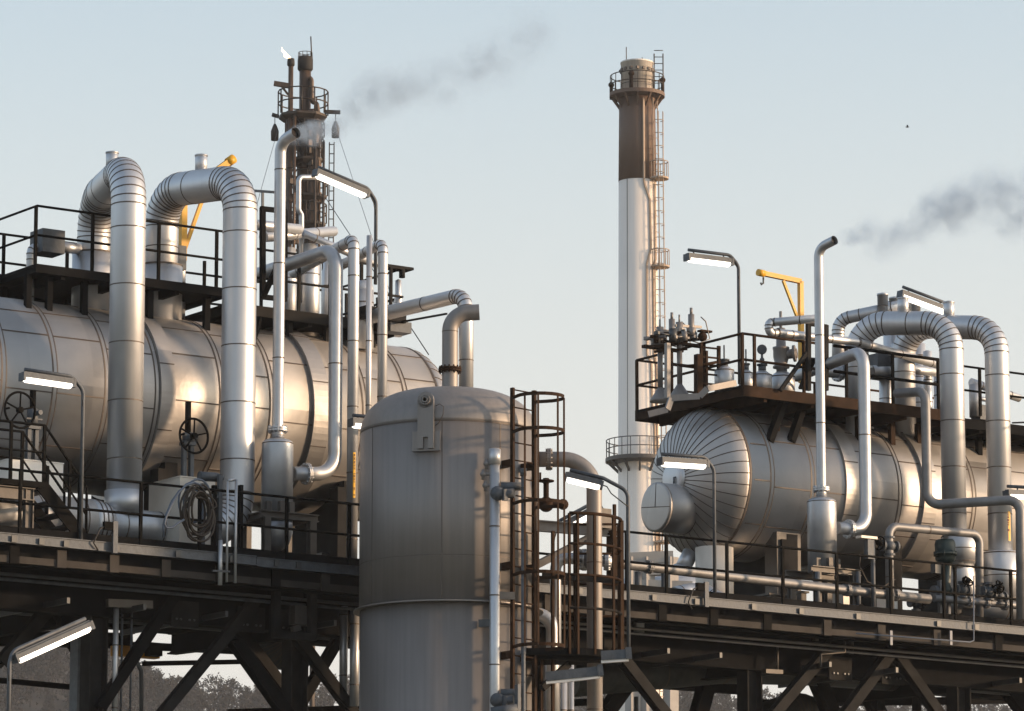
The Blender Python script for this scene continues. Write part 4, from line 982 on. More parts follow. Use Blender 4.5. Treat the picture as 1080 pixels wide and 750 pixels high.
sticker('orange strip on the rightmost pipe loop', 1056.5, 541, 572, 1.5, 12.8 / 52.5, .5)
# dark green actuator
t = thing('valve_actuator', 'dark green round actuator on a stand in front of the right loops', 'actuator', D(997, .7))
p = V(997, 590, .7); k = K(p); b = MB(); b.rev(p, UP, [(.10, -.12), (.17, -.05), (.20, 0), (.20, .08), (.225, .085), (.225, .13), (.20, .135), (.21, .3), (.19, .37), (.17, .39), (.001, .40)], 28)
for g in range(8): b.cyl(p + Vec((math.cos(g * pi / 4), math.sin(g * pi / 4), 0)) * .215 + UP * .06, p + Vec((math.cos(g * pi / 4), math.sin(g * pi / 4), 0)) * .215 + UP * .16, .018, 6)
b.build('motor', 'motor_green', t)
b = MB(); b.rev(p, UP, [(.09, -.75), (.13, -.6), (.07, -.45), (.09, -.12)], 16)
for s in (-1, 1): b.bar(p + X3 * .11 * s - UP * .12, p + X3 * .08 * s - UP * .5, .05, .04)
b.build('yoke', 'motor_green', t)
b = MB(); b.box(p + Vec((-.30, -.05, -.30)), p + Vec((-.16, .1, -.1))); b.build('switch_box', 'galv_dark', t)
b = MB(); b.bar(D(993, .72), Hz(D(993, .72), 612), .12, .08); b.bar(D(1001, .72), Hz(D(1001, .72), 612), .06, .06); b.cyl(Hz(D(997, .8), 625) - X3 * .3, Hz(D(997, .8), 625) + X3 * .3, .12, 14); b.build('stand', 'galv', t)
# slim instrument posts
def ipost(label, px, y0, w, box=True, col='galv', bw=.12):
    p = D(px, w); t = thing('instrument_post', label, 'instrument', p, 'instrument posts on the right deck')
    MB().cyl(p, Hz(p, y0), .045, 10).build('post', col, t)
    h = Hz(p, y0 + 14)
    if box: MB().box(h + Vec((-.2, -.1, -.16)), h + Vec((-.05, .02, .22))).build('transmitter', 'galv', t)
    MB().box(Hz(p, y0) + Vec((-.34, -.08, -.02)), Hz(p, y0) + Vec((.06, .1, .03))).build('sunshade', 'cream_panel', t)
    MB().tube([h + Vec((-.3, 0, -.05)), h + Vec((-.34, 0, -.3)), h + Vec((-.15, 0, -.6)), h + Vec((.2, 0, -.7)), h + Vec((.55, 0, -.5))], .012, 6).build('cable', 'hose_brown', t)
ipost('instrument post with white sunshade beside the right drum outlet', 921.5, 568, .45)
b = MB(); p = V(1027, 700, -.2); b = MB(); b.tube([D(1027, -.26, .9), D(1027, -.26, -.38), D(1027, -.26, -.42) - X3 * .1, UZ(903, -.26, V(903, 668, -.26).z)], .013, 8)
for px in (940, 1003): q = UZ(px, -.25, V(px, 676, -.25).z); b.bar(q - UP * .08, q + UP * .2, .06, .02)
tag(b.build('air_line', 'hose_blue', base=D(1027, -.26)), 'thin blue air line hung under the right cable tray', 'pipe')
# skids and small supports on the deck
for i, (px, w, h, lu, lw, m, lab) in enumerate(((340, 3.6, .75, .5, 1.6, 'steel_grey', 'grey equipment plinth in the gap under the left vessel'), (958, 2.4, .5, .9, .5, 'galv_dark', 'dark grey skid in the gap under the right vessel'), (890, 2.6, .9, .35, .35, 'cream_panel', 'pale block behind the right drum stand'), (935, 2.6, .85, .3, .3, 'white_panel', 'white post block left of the thin pipe foot'), (812, 2.2, .55, .8, .5, 'steel_grey', 'grey low skid left of the right drum'), (255, 2.6, 1.0, .2, .4, 'steel_grey', 'grey pillar right of the second loop elbow'), (845, 1.9, .6, .14, .14, 'steel_grey', 'short grey stub post left of the right drum'))):
    p = D(px, w); b = MB(); b.box((p.x, w, ZD), (p.x + lu, w + lw, ZD + h)); b.box((p.x - .04, w - .04, ZD + h + .002), (p.x + lu + .04, w + lw + .04, ZD + h + .04)); b.box((p.x - .05, w - .05, ZD + .002), (p.x + lu + .05, w + lw + .05, ZD + .03))
    tag(b.build('equipment_plinth', m, base=p), lab, 'plinth', 'plinths on the deck')
run('process_pipe', 'grey elbow low on the deck below the ribbed vessel end', [V(712, 628, 2.2), V(738, 622, 2.2), V(760, 634, 1.6), D(772, 1.4, .05)], .17, .3, ('clad', 'seam'), band=.4)

# right walkway equipment
def ctl_valve(label, px, yb, y0, w, lean=1):
    p = V(px, yb, w); t = thing('control_valve', label, 'valve', p, 'tall actuated valves on the overhanging walkway')
    zb0 = p.z; H = lambda y: Hz(p, y).z
    b = MB(); b.rev((p.x, p.y, 0), UP, [(.22, H(yb)), (.20, H(yb - 3)), (.05, H(yb - 15))], 18); b.cyl((p.x, p.y, H(yb - 15)), (p.x, p.y, H(y0 + 34)), .055, 12); b.build('standpipe', 'tank_metal', t)
    b = MB(); b.box((p.x - .42, p.y - .06, H(y0 + 36)), (p.x + .55, p.y + .06, H(y0 + 33))); b.build('crossbar', 'glare_brown', t)
    b = MB(); b.cyl((p.x, p.y, H(y0 + 33)), (p.x, p.y, H(y0 + 12)), .075, 14); b.rev((p.x, p.y, H(y0 + 24)), UP, [(.13, 0), (.13, .1)], 14, 0, False); b.cyl((p.x, p.y, H(y0 + 12)), (p.x, p.y, H(y0 + 4)), .02, 6); b.cyl((p.x + .3, p.y, H(y0 + 30)), (p.x + .3, p.y, H(y0 + 2)), .065, 14); b.rev((p.x + .3, p.y, H(y0 + 20)), UP, [(.1, 0), (.1, .06)], 14, 0, False); b.bar((p.x - .1, p.y, H(y0 + 16)), (p.x + .55, p.y, H(y0 + 14)), .05, .05); b.bar((p.x - .2, p.y, H(y0 + 28)), (p.x + .45, p.y, H(y0 + 27)), .06, .04); b.cyl((p.x + .3, p.y, H(y0 + 2)), (p.x + .3, p.y, H(y0 - 5)), .03, 8); b.build('actuator', 'tank_metal', t)
    b = MB(); b.sph(Vec((p.x + .58, p.y, H(y0 + 24))), .1, 12); b.box((p.x + .5, p.y - .07, H(y0 + 19)), (p.x + .78, p.y + .07, H(y0 + 17))); b.build('positioner', 'glare_brown', t)
    b = MB(); b.tube([Vec((p.x + .5, p.y - .06, H(y0 + 4))), Vec((p.x + .62, p.y - .06, H(y0 + 8))), Vec((p.x + .72, p.y - .06, H(y0 + 26))), Vec((p.x + .45, p.y - .06, H(y0 + 32))), Vec((p.x + .2, p.y - .06, H(y0 + 30)))], .013, 6); b.build('tubing', 'tank_metal', t)
def small_bits():
    rr = random.Random(9)
    for k in range(9):
        px, py = rr.uniform(688, 735), rr.uniform(345, 368); p = V(px, py, rr.uniform(3.8, 4.8)); s = rr.uniform(.05, .09); b = MB(); b.cyl(p - UP * s * 1.5, p + UP * s * 1.5, s, 10)
        e = p + Vec((rr.uniform(-.4, .4), 0, rr.uniform(-.1, .1))); b.cyl(p, e, .02, 6); b.rev(e, UP, [(s * .8, -.03), (s * .8, .03)], 10, 0, False); b.build('fitting', rr.choice(('tank_metal', 'glare_brown', 'galv_dark')), CT)
CT = thing('instrument_rack', 'thin tubing and small fittings between the tall actuated valves', 'instrument', V(707, 366, 4.3))
for y, x0, x1 in ((366, 684, 716), (361, 700, 738), (371, 690, 725), (353, 690, 722)): MB().bar(V(x0, y, 4.5), V(x1, y - 3, 4.0), .03, .05).build('support_bar', 'glare_brown', CT)
small_bits()
ctl_valve('left tall actuated valve at the end of the brown walkway', 696.5, 424, 333, 4.6)
ctl_valve('right tall actuated valve at the end of the brown walkway', 717, 420, 328, 4.2)
o = MB().bar(V(704, 420, 3.8), V(704, 362, 3.8), .09, .09).build('pipe_post', 'tank_metal', base=V(704, 420, 3.8)); tag(o, 'grey square post between the two tall actuated valves', 'post')
t = thing('safety_gate', 'brown caged gate frame on the brown walkway', 'gate', V(740, 412, 3.6))
for px, y0, s in ((736.5, 374, .13), (739.5, 362, .05), (745, 370, .05), (758, 365, .06)): MB().bar(V(px, 418, 3.6), V(px, y0, 3.6), s, s).build('post', 'glare_brown', t)
for y in (366, 376, 384, 394, 404): MB().bar(V(738, y, 3.6), V(758, y + 2, 3.6), .03, .035).build('bar', 'glare_brown', t)
b = MB(); b.tube([V(709, 384, 4.4), V(725, 386, 3.9), V(740, 385, 3.6), V(756, 382, 3.5)], .03, 8); b.build('curved_rail', 'glare_brown', t)
def pot(label, px, y0, y1, w, r, top=None, gauge=False):
    p = V(px, y1, w); zt = Hz(p, y0).z; t = thing('dosing_pot', label, 'pot', p, 'small clad pots on the rust brown walkway')
    b = MB(); zb = PTR + .0; b.rev((p.x, p.y, 0), UP, [(r, min(zb, p.z)), (r, zt), (r * .35, zt + r * .5)], 24); b.ring((p.x, p.y, zt), UP, r, .02, .004, 24); b.build('body', ['clad', 'seam'], t)
    b = MB(); q = Vec((p.x, p.y, zt + r * .5)); b.cyl(q - UP * .02, q + UP * .1, r * .4, 12); b.cyl(q + UP * .1, q + UP * .13, r * .55, 12); b.build('neck', 'galv', t)
    if gauge:
        b = MB(); b.cyl(q + UP * .13, q + UP * .35, .025, 8); b.sph(q + UP * .22, .05, 8); b.build('gauge_stem', 'galv', t)
        b = MB(); b.rev(q + UP * .43 + FACE * -.02, FACE, [(.10, 0), (.10, .05), (.08, .055)], 18); b.build('gauge', 'galv', t)
    else: MB().cyl(q + UP * .1, q + UP * .42, .016, 8).build('rod', 'galv', t)
pot('small clad pot with rod nearest the gate frame', 764, 391, 408, 3.6, .20)
pot('small clad pot with thin rod beside the lamp pole', 787, 394, 408, 3.4, .15)
pot('small clad pot carrying a round gauge', 804, 396, 408, 3.3, .20, gauge=True)
pot('wider clad pot below the relief valve', 825, 398, 410, 3.5, .26)
t = thing('relief_valve', 'grey relief valve with tall bonnet left of the yellow crane', 'valve', V(824, 395, 3.5))
p = V(824, 395, 3.5); b = MB(); b.rev(p, UP, [(.1, -.1), (.1, .12), (.17, .13), (.17, .17), (.12, .2), (.16, .35), (.16, .5), (.17, .52), (.17, .56), (.1, .58), (.09, .95), (.001, .96)], 18); b.cyl(p + UP * .95, p + UP * 1.3, .03, 8); b.build('body', 'tank_metal', t)
b = MB(); h = p + UP * .4; e = V(845, 372, 3.2); b.cyl(h, h.lerp(e, .8), .1, 16); b.rev(h.lerp(e, .6), e - h, [(.17, 0), (.17, .05)], 18, 0, False); b.build('outlet', 'tank_metal', t)
a = V(812, 352, 3.0)
run('process_pipe', 'thin pipe with square elbows above the right walkway rail', [V(862, 336, 2.2), V(815, 340, 3.0), V(811, 341, 3.0), V(811, 352, 3.0), V(820, 351, 3.0), V(905, 361, 3.0), V(1000, 388, 3.6)], .085, .1, ('clad', 'seam'), band=1.0, gores=1)
run('process_pipe', 'thinner clad pipe arching behind the left of the right loops', [V(884, 400, 4.8), V(884, 337, 4.8), V(955, 322, 3.6)], .13, .28, ('clad', 'seam'), band=.7, gores=4)
run('process_pipe', 'short pipe with bolted flange behind the drum outlet elbow', [V(866, 392, 3.8), V(906, 393, 3.8)], .12, flanges=[(V(884, 392.5, 3.8), X3, .2)])
for i, (px, y0, y1, w, r, lab) in enumerate(((931, 310, 323, 3.9, .11, 'leftmost vent cap on top of the right loops'), (944, 314, 326, 4.2, .12, 'second vent cap on top of the right loops, lower'), (955, 311, 326, 3.7, .125, 'widest vent cap in the middle above the right loops'), (966, 320, 330, 4.4, .1, 'rightmost low vent cap above the right loops'))):
    p = V(px, y1, w); zt = Hz(p, y0).z; b = MB(); b.rev((p.x, p.y, 0), UP, [(r, p.z - .2), (r, zt - .04), (r * 1.08, zt - .04), (r * 1.08, zt), (.001, zt + .03)], 18); b.ring((p.x, p.y, p.z), UP, r, .02, .004, 18)
    tag(b.build('breather_vent', ['clad', 'seam'], base=p), lab, 'vent cap', 'vent caps above the right loops')
t = thing('valve_manifold', 'row of clad valve bodies and short pipes behind the left of the right loops', 'manifold', V(945, 420, 4.4))
for px, y0, y1, r, w in ((934, 372, 425, .13, 4.2), (948, 362, 425, .15, 4.6), (959, 358, 425, .12, 4.4), (969, 362, 425, .16, 4.8), (979, 370, 425, .09, 4.2), (990, 395, 425, .1, 4.4), (952, 318, 420, .13, 5.2), (940, 318, 420, .15, 5.6), (967, 330, 420, .14, 5.2)):
    p = V(px, y1, w); b = MB(); zt = Hz(p, y0).z; b.rev((p.x, p.y, 0), UP, [(r, PTR - 1.2), (r, zt - .02), (r * .6, zt)], 20)
    for f in (.3, .6, .85): b.ring(Vec((p.x, p.y, PTR + (zt - PTR) * f)), UP, r, .02, .005, 20)
    b.build('riser', ['clad', 'seam'], t)
for (a, c, r, w) in (((918, 392), (945, 391), .13, 4.1), ((945, 388), (992, 393), .1, 4.1), ((936, 380), (950, 383), .22, 4.2)):
    b = MB(); b.cyl(V(*a, w), V(*c, w), r, 18); b.ring(V(*a, w), X3, r, .02); b.build('crosspipe', ['clad', 'seam'], t)
b = MB(); b.box(V(926, 398, 4.0), V(943, 378, 4.3)); b.build('valve_box', 'galv', t)
t = run('process_pipe', 'clad pipe with capped cross piece between the two right loops', [V(1024, 403, 3.6), V(1075, 420, 3.6)], .085, m=('clad', 'seam'), band=.8)
p = V(1029, 440, 3.4); b = MB(); b.cyl(p, Hz(p, 406), .13, 16); b.cyl(Hz(p, 420), Hz(p, 420) + X3 * .5, .05, 8); b.sph(Hz(p, 420) + X3 * .4, .1, 10)
tag(b.build('stub_pipe', 'clad', base=p), 'capped stub pipe between the two right loops', 'pipe')
b = MB(); b.box(V(1034, 442, 3.3), V(1043, 431, 3.6)); tag(b.build('control_box', 'galv', base=V(1034, 442, 3.3)), 'grey control box on the dark walkway at the right', 'box')
for i, px in enumerate((905, 917, 934, 946, 957, 967, 985)):
    p = V(px, 452, 3.9 if i % 2 else 4.3); b = MB(); r = (.2, .1, .1, .11, .1, .09, .1)[i]; b.cyl(Vec((p.x, p.y, c2.z + R2 - .3)), Vec((p.x, p.y, PTR - .1)), r, 14)
    b.ring(Vec((p.x, p.y, PTR - .35)), UP, r, .03); tag(b.build('vessel_nozzle', ['clad', 'seam'], base=p), 'short nozzle between the right vessel and its walkway', 'nozzle', 'nozzles under the right walkway')
t = thing('tubing_tray', 'grey kinked tubing tray along the overhanging walkway end', 'tray', V(690, 435, 2.6))
b = MB(); pts = [V(684, 437, 3.2), V(704, 432, 3.0), V(708, 420, 3.0), V(738, 418, 2.7), V(746, 410, 2.6), V(776, 404, 2.6)]
for a, c in zip(pts[:-1], pts[1:]): b.bar(a, c, .05, .12)
b.build('tray_run', 'tank_metal', t)
# line going off right
tag(MB().tube([V(1068, 446, 2.0), V(1150, 443, -1)], .02, 6).build('tie_rod', 'galv_dark', base=V(1068, 446, 2.0)), 'thin rod leaving the frame right of the rightmost loop', 'rod')

# ================================================================== under the deck
t = thing('instrument_hanger', 'square hanging steel frame with a pale box inside under the deck', 'frame', V(309, 672, .4))
for (a, c) in (((291, 618), (291, 671)), ((329, 622), (329, 674)), ((288, 669), (332, 672.5))): MB().bar(V(*a, .4), V(*c, .4), .13, .13).build('frame_bar', 'brown_steel', t)
for (a, c) in (((288, 618), (288, 671)), ((325, 620), (325, 668))): MB().bar(V(*a, .75), V(*c, .75), .13, .1).build('back_bar', 'dark_steel', t)
b = MB(); b.box(V(311, 658, .5), V(325, 641, .7)); b.build('box', 'steel_grey', t)
b = MB(); b.bar(V(308, 664, .5), V(316, 662, .5), .1, .1); b.build('gland', 'steel_grey', t)
t = thing('amber_beam', 'amber painted lifting beam hanging behind the left columns', 'beam', V(143, 688, 5.0))
MB().box(V(122, 691, 5.0), V(163, 685, 5.2)).build('beam', 'amber', t); MB().box(V(158, 691, 4.8), V(163, 680, 5.1)).build('end_plate', 'dark_steel', t)
b = MB(); b.bar(V(341, 647, 2.0), V(353, 647.5, 2.0), .06, .05); b.bar(V(341, 648, 2.0), V(341, 641, 2.0), .04, .06); tag(b.build('amber_bracket', 'amber', base=V(341, 647, 2)), 'small amber bracket hanging right of the square frame', 'bracket')
for i, (px, y0, y1, w, r, m, lab) in enumerate(((120.5, 638, 770, 1.0, .05, 'pipe_metal', 'thin silver downpipe beside the brown column at lower left'), (127, 640, 770, 1.2, .02, 'galv', 'slim rod right of the thin silver downpipe'), (137, 640, 770, 1.2, .02, 'galv', 'second slim rod left of the curved conduit'), (362, 640, 735, 1.0, .075, 'pipe_metal', 'left silver downpipe of the pair beside the tank foot'), (373.5, 642, 745, .8, .085, 'pipe_metal', 'right silver downpipe of the pair beside the tank foot'), (671, 735, 770, 3, .04, 'galv_dark', 'dark thin pipe near the chimney foot under the deck'), (930, 690, 770, 4, .08, 'brown_steel', 'brown downpipe under the right deck left of the brace'), (967, 705, 770, 5, .1, 'brown_steel', 'second brown downpipe under the right deck'), (1013, 703, 770, 2.6, .16, 'pipe_metal', 'thick dark downpipe under the right deck'), (84, 668, 770, 2.2, .17, 'galv', 'grey square post left of the brown column'))):
    b = MB(); p, q = V(px, y1, w), V(px, y0, w); q = Hz(p, y0)
    if i == 9: b.bar(p, q, .28, .28)
    else: pipe(b, [p, q], r, band=1.1, n=14)
    tag(b.build('downpipe' if i != 9 else 'square_post', [m, 'seam'], base=p), lab, 'pipe' if i != 9 else 'post', 'downpipes under the deck' if i != 9 else None)
o = MB().bar(V(113, 636, .9), V(160, 638, .9), .1, .14).build('bracket_beam', 'steel_grey', base=V(113, 636, .9)); tag(o, 'short grey beam stub right of the brown column under the deck', 'beam')
b = MB(); b.tube([V(139, 696, 1.6), V(145, 700, 1.6), V(149, 708, 1.6), V(149, 780, 1.6)], .04, 8); tag(b.build('curved_conduit', 'galv_dark', base=V(149, 780, 1.6)), 'dark conduit with curved top behind the left brace', 'conduit')
run('duct_elbow', 'dark ribbed duct elbow hanging under the left deck', [V(278, 660, 3.5), V(288, 690, 3.5), V(320, 694, 3.5)], .27, .3, ('galv_dark', 'seam'), gores=7, cat='duct')
run('duct', 'fat dark duct running under the right deck', [V(600, 716, 3.0), V(760, 702, 3.0), V(850, 704, 3.2), V(960, 712, 3.4)], .36, .5, ('galv_dark', 'seam'), band=1.6, gores=3, cat='duct')
run('duct_elbow', 'dark ribbed duct elbow low at the right under the deck', [V(790, 765, 4.2), V(850, 745, 4.2), V(868, 775, 4.2)], .36, .6, ('galv_dark', 'seam'), gores=8, cat='duct')
for i, (pts, lab) in enumerate((([V(862, 670, .8), V(898, 672, .8), V(898, 690, .8)], 'grey instrument bracket under the right deck edge'), ([V(866, 703, .6), V(866, 690, .6), V(891, 688, .6), V(891, 676, .6)], 'thin kinked tube under the right deck'), ([V(820, 707, 1.0), V(820, 682, 1.0)], 'short hanger rod with plate under the right deck'))):
    b = MB(); b.tube(pts, .05 if i == 0 else .022, 8)
    if i == 0: b.bar(V(860, 664, .8), V(860, 676, .8), .1, .08)
    if i == 2: b.bar(V(806, 708, 1.0), V(824, 709, 1.0), .12, .08)
    tag(b.build('hanger_bracket', 'steel_grey', base=pts[0]), lab, 'bracket')
run('process_pipe', 'short silver elbow poking out under the deck near the balcony', [V(664, 640, .9), V(674, 644, .9), V(674, 668, .9)], .1, .2)
# ================================================================== chimney
YC = 250.0
def CY(px, py, off=0): return VY(px, py, YC + off)
cx = CY(673.5, 400); C1 = Vec((cx.x, cx.y, 0)); kc = FPX / YC
ch = thing('chimney', 'tall white chimney with brown upper band and silver top', 'chimney', C1)
H = lambda y: Hz(C1, y).z
zz = [H(y) for y in (66, 100, 192)]
r1, r2, r0 = 17.5 / kc, 19.5 / kc, 27 / kc
rb = 20.5 / kc; zt = zz[0]
b = MB(); b.rev(C1, UP, [(r0, 0), (rb, zz[2])], 64)
for g in (-.6,): 
    d = FACE * math.cos(g) + RIGHT * math.sin(g); b.bar(C1 + d * (r0 - .02) + UP, C1 + d * (rb + .01) + UP * (zz[2]), .03, .02, 1, ref=d)
b.build('lower_shaft', ['stack_white', 'steel_grey'], ch)
b = MB(); b.rev(C1, UP, [(rb + .01, zz[2]), (r2, zz[1])], 64); b.build('upper_shaft', 'stack_brown', ch)
b = MB(); b.rev(C1, UP, [(r1, zz[1]), (r1, zz[0] - .1), (r1 * 1.03, zz[0] - .1), (r1 * 1.03, zz[0])], 48)
for f in (.3, .65): b.ring(C1 + UP * (zz[1] + (zz[0] - zz[1]) * f), UP, r1, .04, .01, 48)
for g in range(16):
    d = FACE * math.cos(g * pi / 8) + RIGHT * math.sin(g * pi / 8); b.box(C1 + d * r1 + UP * (zz[0] - .5) - Vec((.08, .08, .08)), C1 + d * r1 + UP * (zz[0] - .5) + Vec((.08, .08, .08)), 1)
b.build('top_section', ['stack_top', 'seam'], ch)
def gallery(y, R, th, m, mr, nb=20, h=1.0):
    z = H(y); b = MB(); b.rev(C1, UP, [(r1 * .9, z - th), (R, z - th * .6), (R, z), (r1 * .9, z)], 48, 0, False)
    for g in range(12):
        d = FACE * math.cos(g * pi / 6) + RIGHT * math.sin(g * pi / 6); b.bar(C1 + d * (r1 * .95) + UP * (z - th - .7), C1 + d * R * .93 + UP * (z - th * .6), .1, .12)
    b.build('gallery', m, ch)
    b = MB()
    for f in (.5, 1): b.tube([C1 + (FACE * math.cos(g * pi / 16) + RIGHT * math.sin(g * pi / 16)) * (R - .05) + UP * (z + h * f) for g in range(32)], .03, 6, closed=True)
    for g in range(nb):
        d = FACE * math.cos(2 * pi * g / nb) + RIGHT * math.sin(2 * pi * g / nb); b.cyl(C1 + d * (R - .05) + UP * z, C1 + d * (R - .05) + UP * (z + h), .025, 5)
    b.build('gallery_rail', mr, ch)
gallery(99, 30 / kc, .35, 'stack_brown', 'tower_steel')
gallery(484, 36 / kc, .35, 'steel_grey', 'steel_grey', 22)
for g, y in ((-1.57, 96), (-.25, 90), (1.4, 92)):
    d = FACE * math.cos(g) + RIGHT * math.sin(g); b = MB(); p = C1 + d * 28 / kc + UP * H(y); b.cyl(p - UP * .5, p + UP * .3, .1, 8); b.sph(p + UP * .35, .17, 10); b.build('warning_light', 'glare_brown', ch)
# ladder, cable duct, lightning rods
b = MB(); g = .95; d = FACE * math.cos(g) + RIGHT * math.sin(g); tn = RIGHT * math.cos(g) - FACE * math.sin(g)
for s in (-1, 1): b.tube([C1 + d * (r0 + .2) + tn * .22 * s + UP * 1, C1 + d * (rb + .2) + tn * .22 * s + UP * zz[2], C1 + d * (r2 + .2) + tn * .22 * s + UP * (zz[1] - .4)], .03, 5)
z = 2
while z < zz[1]: b.cyl(C1 + d * (r0 + (rb - r0) * min(1, z / zz[2]) + .3) - tn * .22 + UP * z, C1 + d * (r0 + (rb - r0) * min(1, z / zz[2]) + .2) + tn * .22 + UP * z, .02, 4); z += .9
b.build('ladder', 'stack_tan', ch)
b = MB(); z = 3
while z < zz[1] - 1:
    R_ = r0 + (rb - r0) * min(1, z / zz[2]) + .3; c = C1 + d * R_ + UP * z
    b.tube([c + tn * (.3 * math.sin(k)) + d * (.36 * max(0, math.cos(k)) if abs(k) < 1.6 else 0) for k in [x * .32 for x in range(-5, 6)]], .022, 4); z += .75
for k in (-.9, 0, .9):
    ps = []
    for z in (3, zz[2], zz[1] - 1.2):
        R_ = r0 + (rb - r0) * min(1, z / zz[2]) + .3; ps.append(C1 + d * (R_ + .36 * math.cos(k)) + tn * .3 * math.sin(k) + UP * z)
    b.tube(ps, .03, 4)
b.build('ladder_cage', 'stack_tan', ch)
b = MB(); g = .78
def duct(g, y, e=.05):
    d = FACE * math.cos(g) + RIGHT * math.sin(g); z = H(y); R_ = r0 + (rb - r0) * min(1, z / zz[2]); return C1 + d * (R_ + e) + UP * z
prev = None
for (g, y) in ((.30, 108), (.30, 194), (.36, 200), (.62, 214), (.66, 265), (.42, 282), (.40, 378), (.62, 386), (.66, 440), (.80, 452), (.85, 600)):
    p = duct(g, y); 
    if prev is not None: b.bar(prev, p, .09, .09)
    prev = p
prev = None
for (g, y) in ((1.02, 196), (1.02, 276), (.82, 284), (.82, 380), (.98, 388), (1.0, 470), (1.1, 480), (1.1, 600)):
    p = duct(g, y)
    if prev is not None: b.bar(prev, p, .09, .09)
    prev = p
b.build('cable_duct', 'stack_tan', ch)
for y in (192, 285, 575):
    p = duct(1.05, y, .3); b = MB(); b.rev(p, UP, [(.1, 0), (.55, 0), (.55, .1), (.1, .1)], 14, 0, False)
    for k in range(8): q = p + Vec((math.cos(k * pi / 4), math.sin(k * pi / 4), 0)) * .52; b.cyl(q, q + UP * 1.0, .03, 4)
    b.tube([p + UP * 1.0 + Vec((math.cos(k * pi / 8), math.sin(k * pi / 8), 0)) * .52 for k in range(16)], .03, 4, closed=True); b.build('ladder_rest', 'stack_tan', ch)
b = MB(); p = C1 + RIGHT * (r1 + .05) + FACE * .3 + UP * zz[1]
for s in (0, .5): b.cyl(p + RIGHT * s + UP * 0, p + RIGHT * s + UP * (H(58) - zz[1]), .04, 5)
for k in range(6): z = .6 + k * .38; b.cyl(p + UP * z, p + UP * z + RIGHT * .5, .025, 4)
b.build('top_ladder', 'steel_grey', ch)
for x in (-.6, .3):
    b = MB(); b.cyl(C1 + RIGHT * x + UP * zz[0], C1 + RIGHT * x + UP * (zz[0] + (.9 if x < 0 else .3)), .03, 5); b.build('lightning_rod', 'steel_grey', ch)
# ================================================================== flare tower
YF = 210.0; kf = FPX / YF
def FY(px, py, off=0): return VY(px, py, YF + off)
f0 = FY(318, 300); F0 = Vec((f0.x, f0.y, 0)); HF = lambda y: Hz(F0, y).z
fl = thing('flare_tower', 'dark lattice flare tower with two stacks behind the left vessel', 'tower', F0)
hw = 15 / kf; ztop = HF(120)
cs = [F0 + FACE * (hw * .75 * a) + RIGHT * (hw * b_) for a, b_ in ((1, -1), (1, 1), (-1, 1), (-1, -1))]
for c in cs: MB().tube([c, c + UP * ztop], .11, 8).build('leg', 'tower_steel', fl)
b = MB(); z = HF(420); st_ = 2.1; k = 0
while z < ztop - .5:
    z2 = min(z + st_, ztop)
    for i in range(4):
        p, q = cs[i], cs[(i + 1) % 4]
        b.bar(p + UP * z, q + UP * z, .08, .08); b.bar(p + UP * z, q + UP * z2, .06, .06); b.bar(q + UP * z, p + UP * z2, .06, .06)
    z = z2
b.build('lattice', 'tower_steel', fl)
def fstack(px, ytop, r, m, cap, off=0, name='stack'):
    p = FY(px, 300, off); p = Vec((p.x, p.y, 0)); zt = Hz(p, ytop).z
    b = MB(); b.cyl(p + UP * 12, p + UP * (zt - cap[1]), r, 18); 
    for y in (150, 175, 210, 250): b.rev(p + UP * Hz(p, y).z, UP, [(r * 1.3, -.1), (r * 1.3, .1)], 18, 0, False)
    b.build(name, m, fl)
    b = MB(); b.rev(p, UP, [(r, zt - cap[1]), (cap[0], zt - cap[1] * .85), (cap[0], zt - .15), (cap[0] * .9, zt)], 18); b.build('stack_tip', 'soot', fl); return p, zt
pf, zf = fstack(304.7, 62, .12, 'tower_pipe', (.18, .38), -.6)
pg, zg = fstack(320, 60, .28, 'tower_pipe', (.37, .72))
b = MB()
for k in range(10): d = Vec((math.cos(k * pi / 5), math.sin(k * pi / 5), 0)); b.cyl(pg + d * .34 + UP * (zg - .1), pg + d * .32 + UP * (zg + .22), .016, 4)
b.tube([pg + Vec((math.cos(k * pi / 8), math.sin(k * pi / 8), 0)) * .33 + UP * (zg + .2) for k in range(16)], .016, 4, closed=True); b.cyl(pg + RIGHT * .3 + UP * zg, pg + RIGHT * .25 + UP * (zg + 1.0), .03, 4); b.build('tip_crown', 'tower_steel', fl)
b = MB(); b.bar(FY(289, 88, -.6), FY(307, 91, -.6), .22, .22); b.bar(FY(297, 91, -.6), FY(304, 100, -.6), .1, .1); b.build('side_arm', 'tower_pipe', fl)
b = MB(); pipe(b, [FY(326, 82, -.3), FY(328.5, 84, -.3), FY(328.5, 107, -.3), FY(334, 109, -.3), FY(335.5, 120, -.3), FY(335.5, 300, -.3)], .12, .2, n=10); b.build('side_pipe', 'tower_pipe', fl)
def fplat(y, x0, x1, hy, rail):
    z = HF(y); xc = (x0 + x1) / 2; R = (x1 - x0) / 2 / kf; c = FY(xc, 300); c = Vec((c.x, c.y, 0))
    b = MB(); b.rev(c, UP, [(.2, z - .12), (R * .8, z - .3), (R, z - .12), (R, z), (.2, z)], 8, 0, False); b.build('tower_platform', 'tower_steel', fl)
    b = MB()
    for f in (.5, 1): b.tube([c + (RIGHT * math.cos(k * pi / 8) + FACE * math.sin(k * pi / 8)) * R + UP * (z + rail * f) for k in range(16)], .035, 5, closed=True)
    for k in range(12): d = RIGHT * math.cos(k * pi / 6) + FACE * math.sin(k * pi / 6); b.cyl(c + d * R + UP * z, c + d * R + UP * (z + rail), .035, 5)
    b.build('platform_rail', 'tower_steel', fl); return c, R, z
c_, R_, z_ = fplat(122, 291, 345, 0, 1.15)
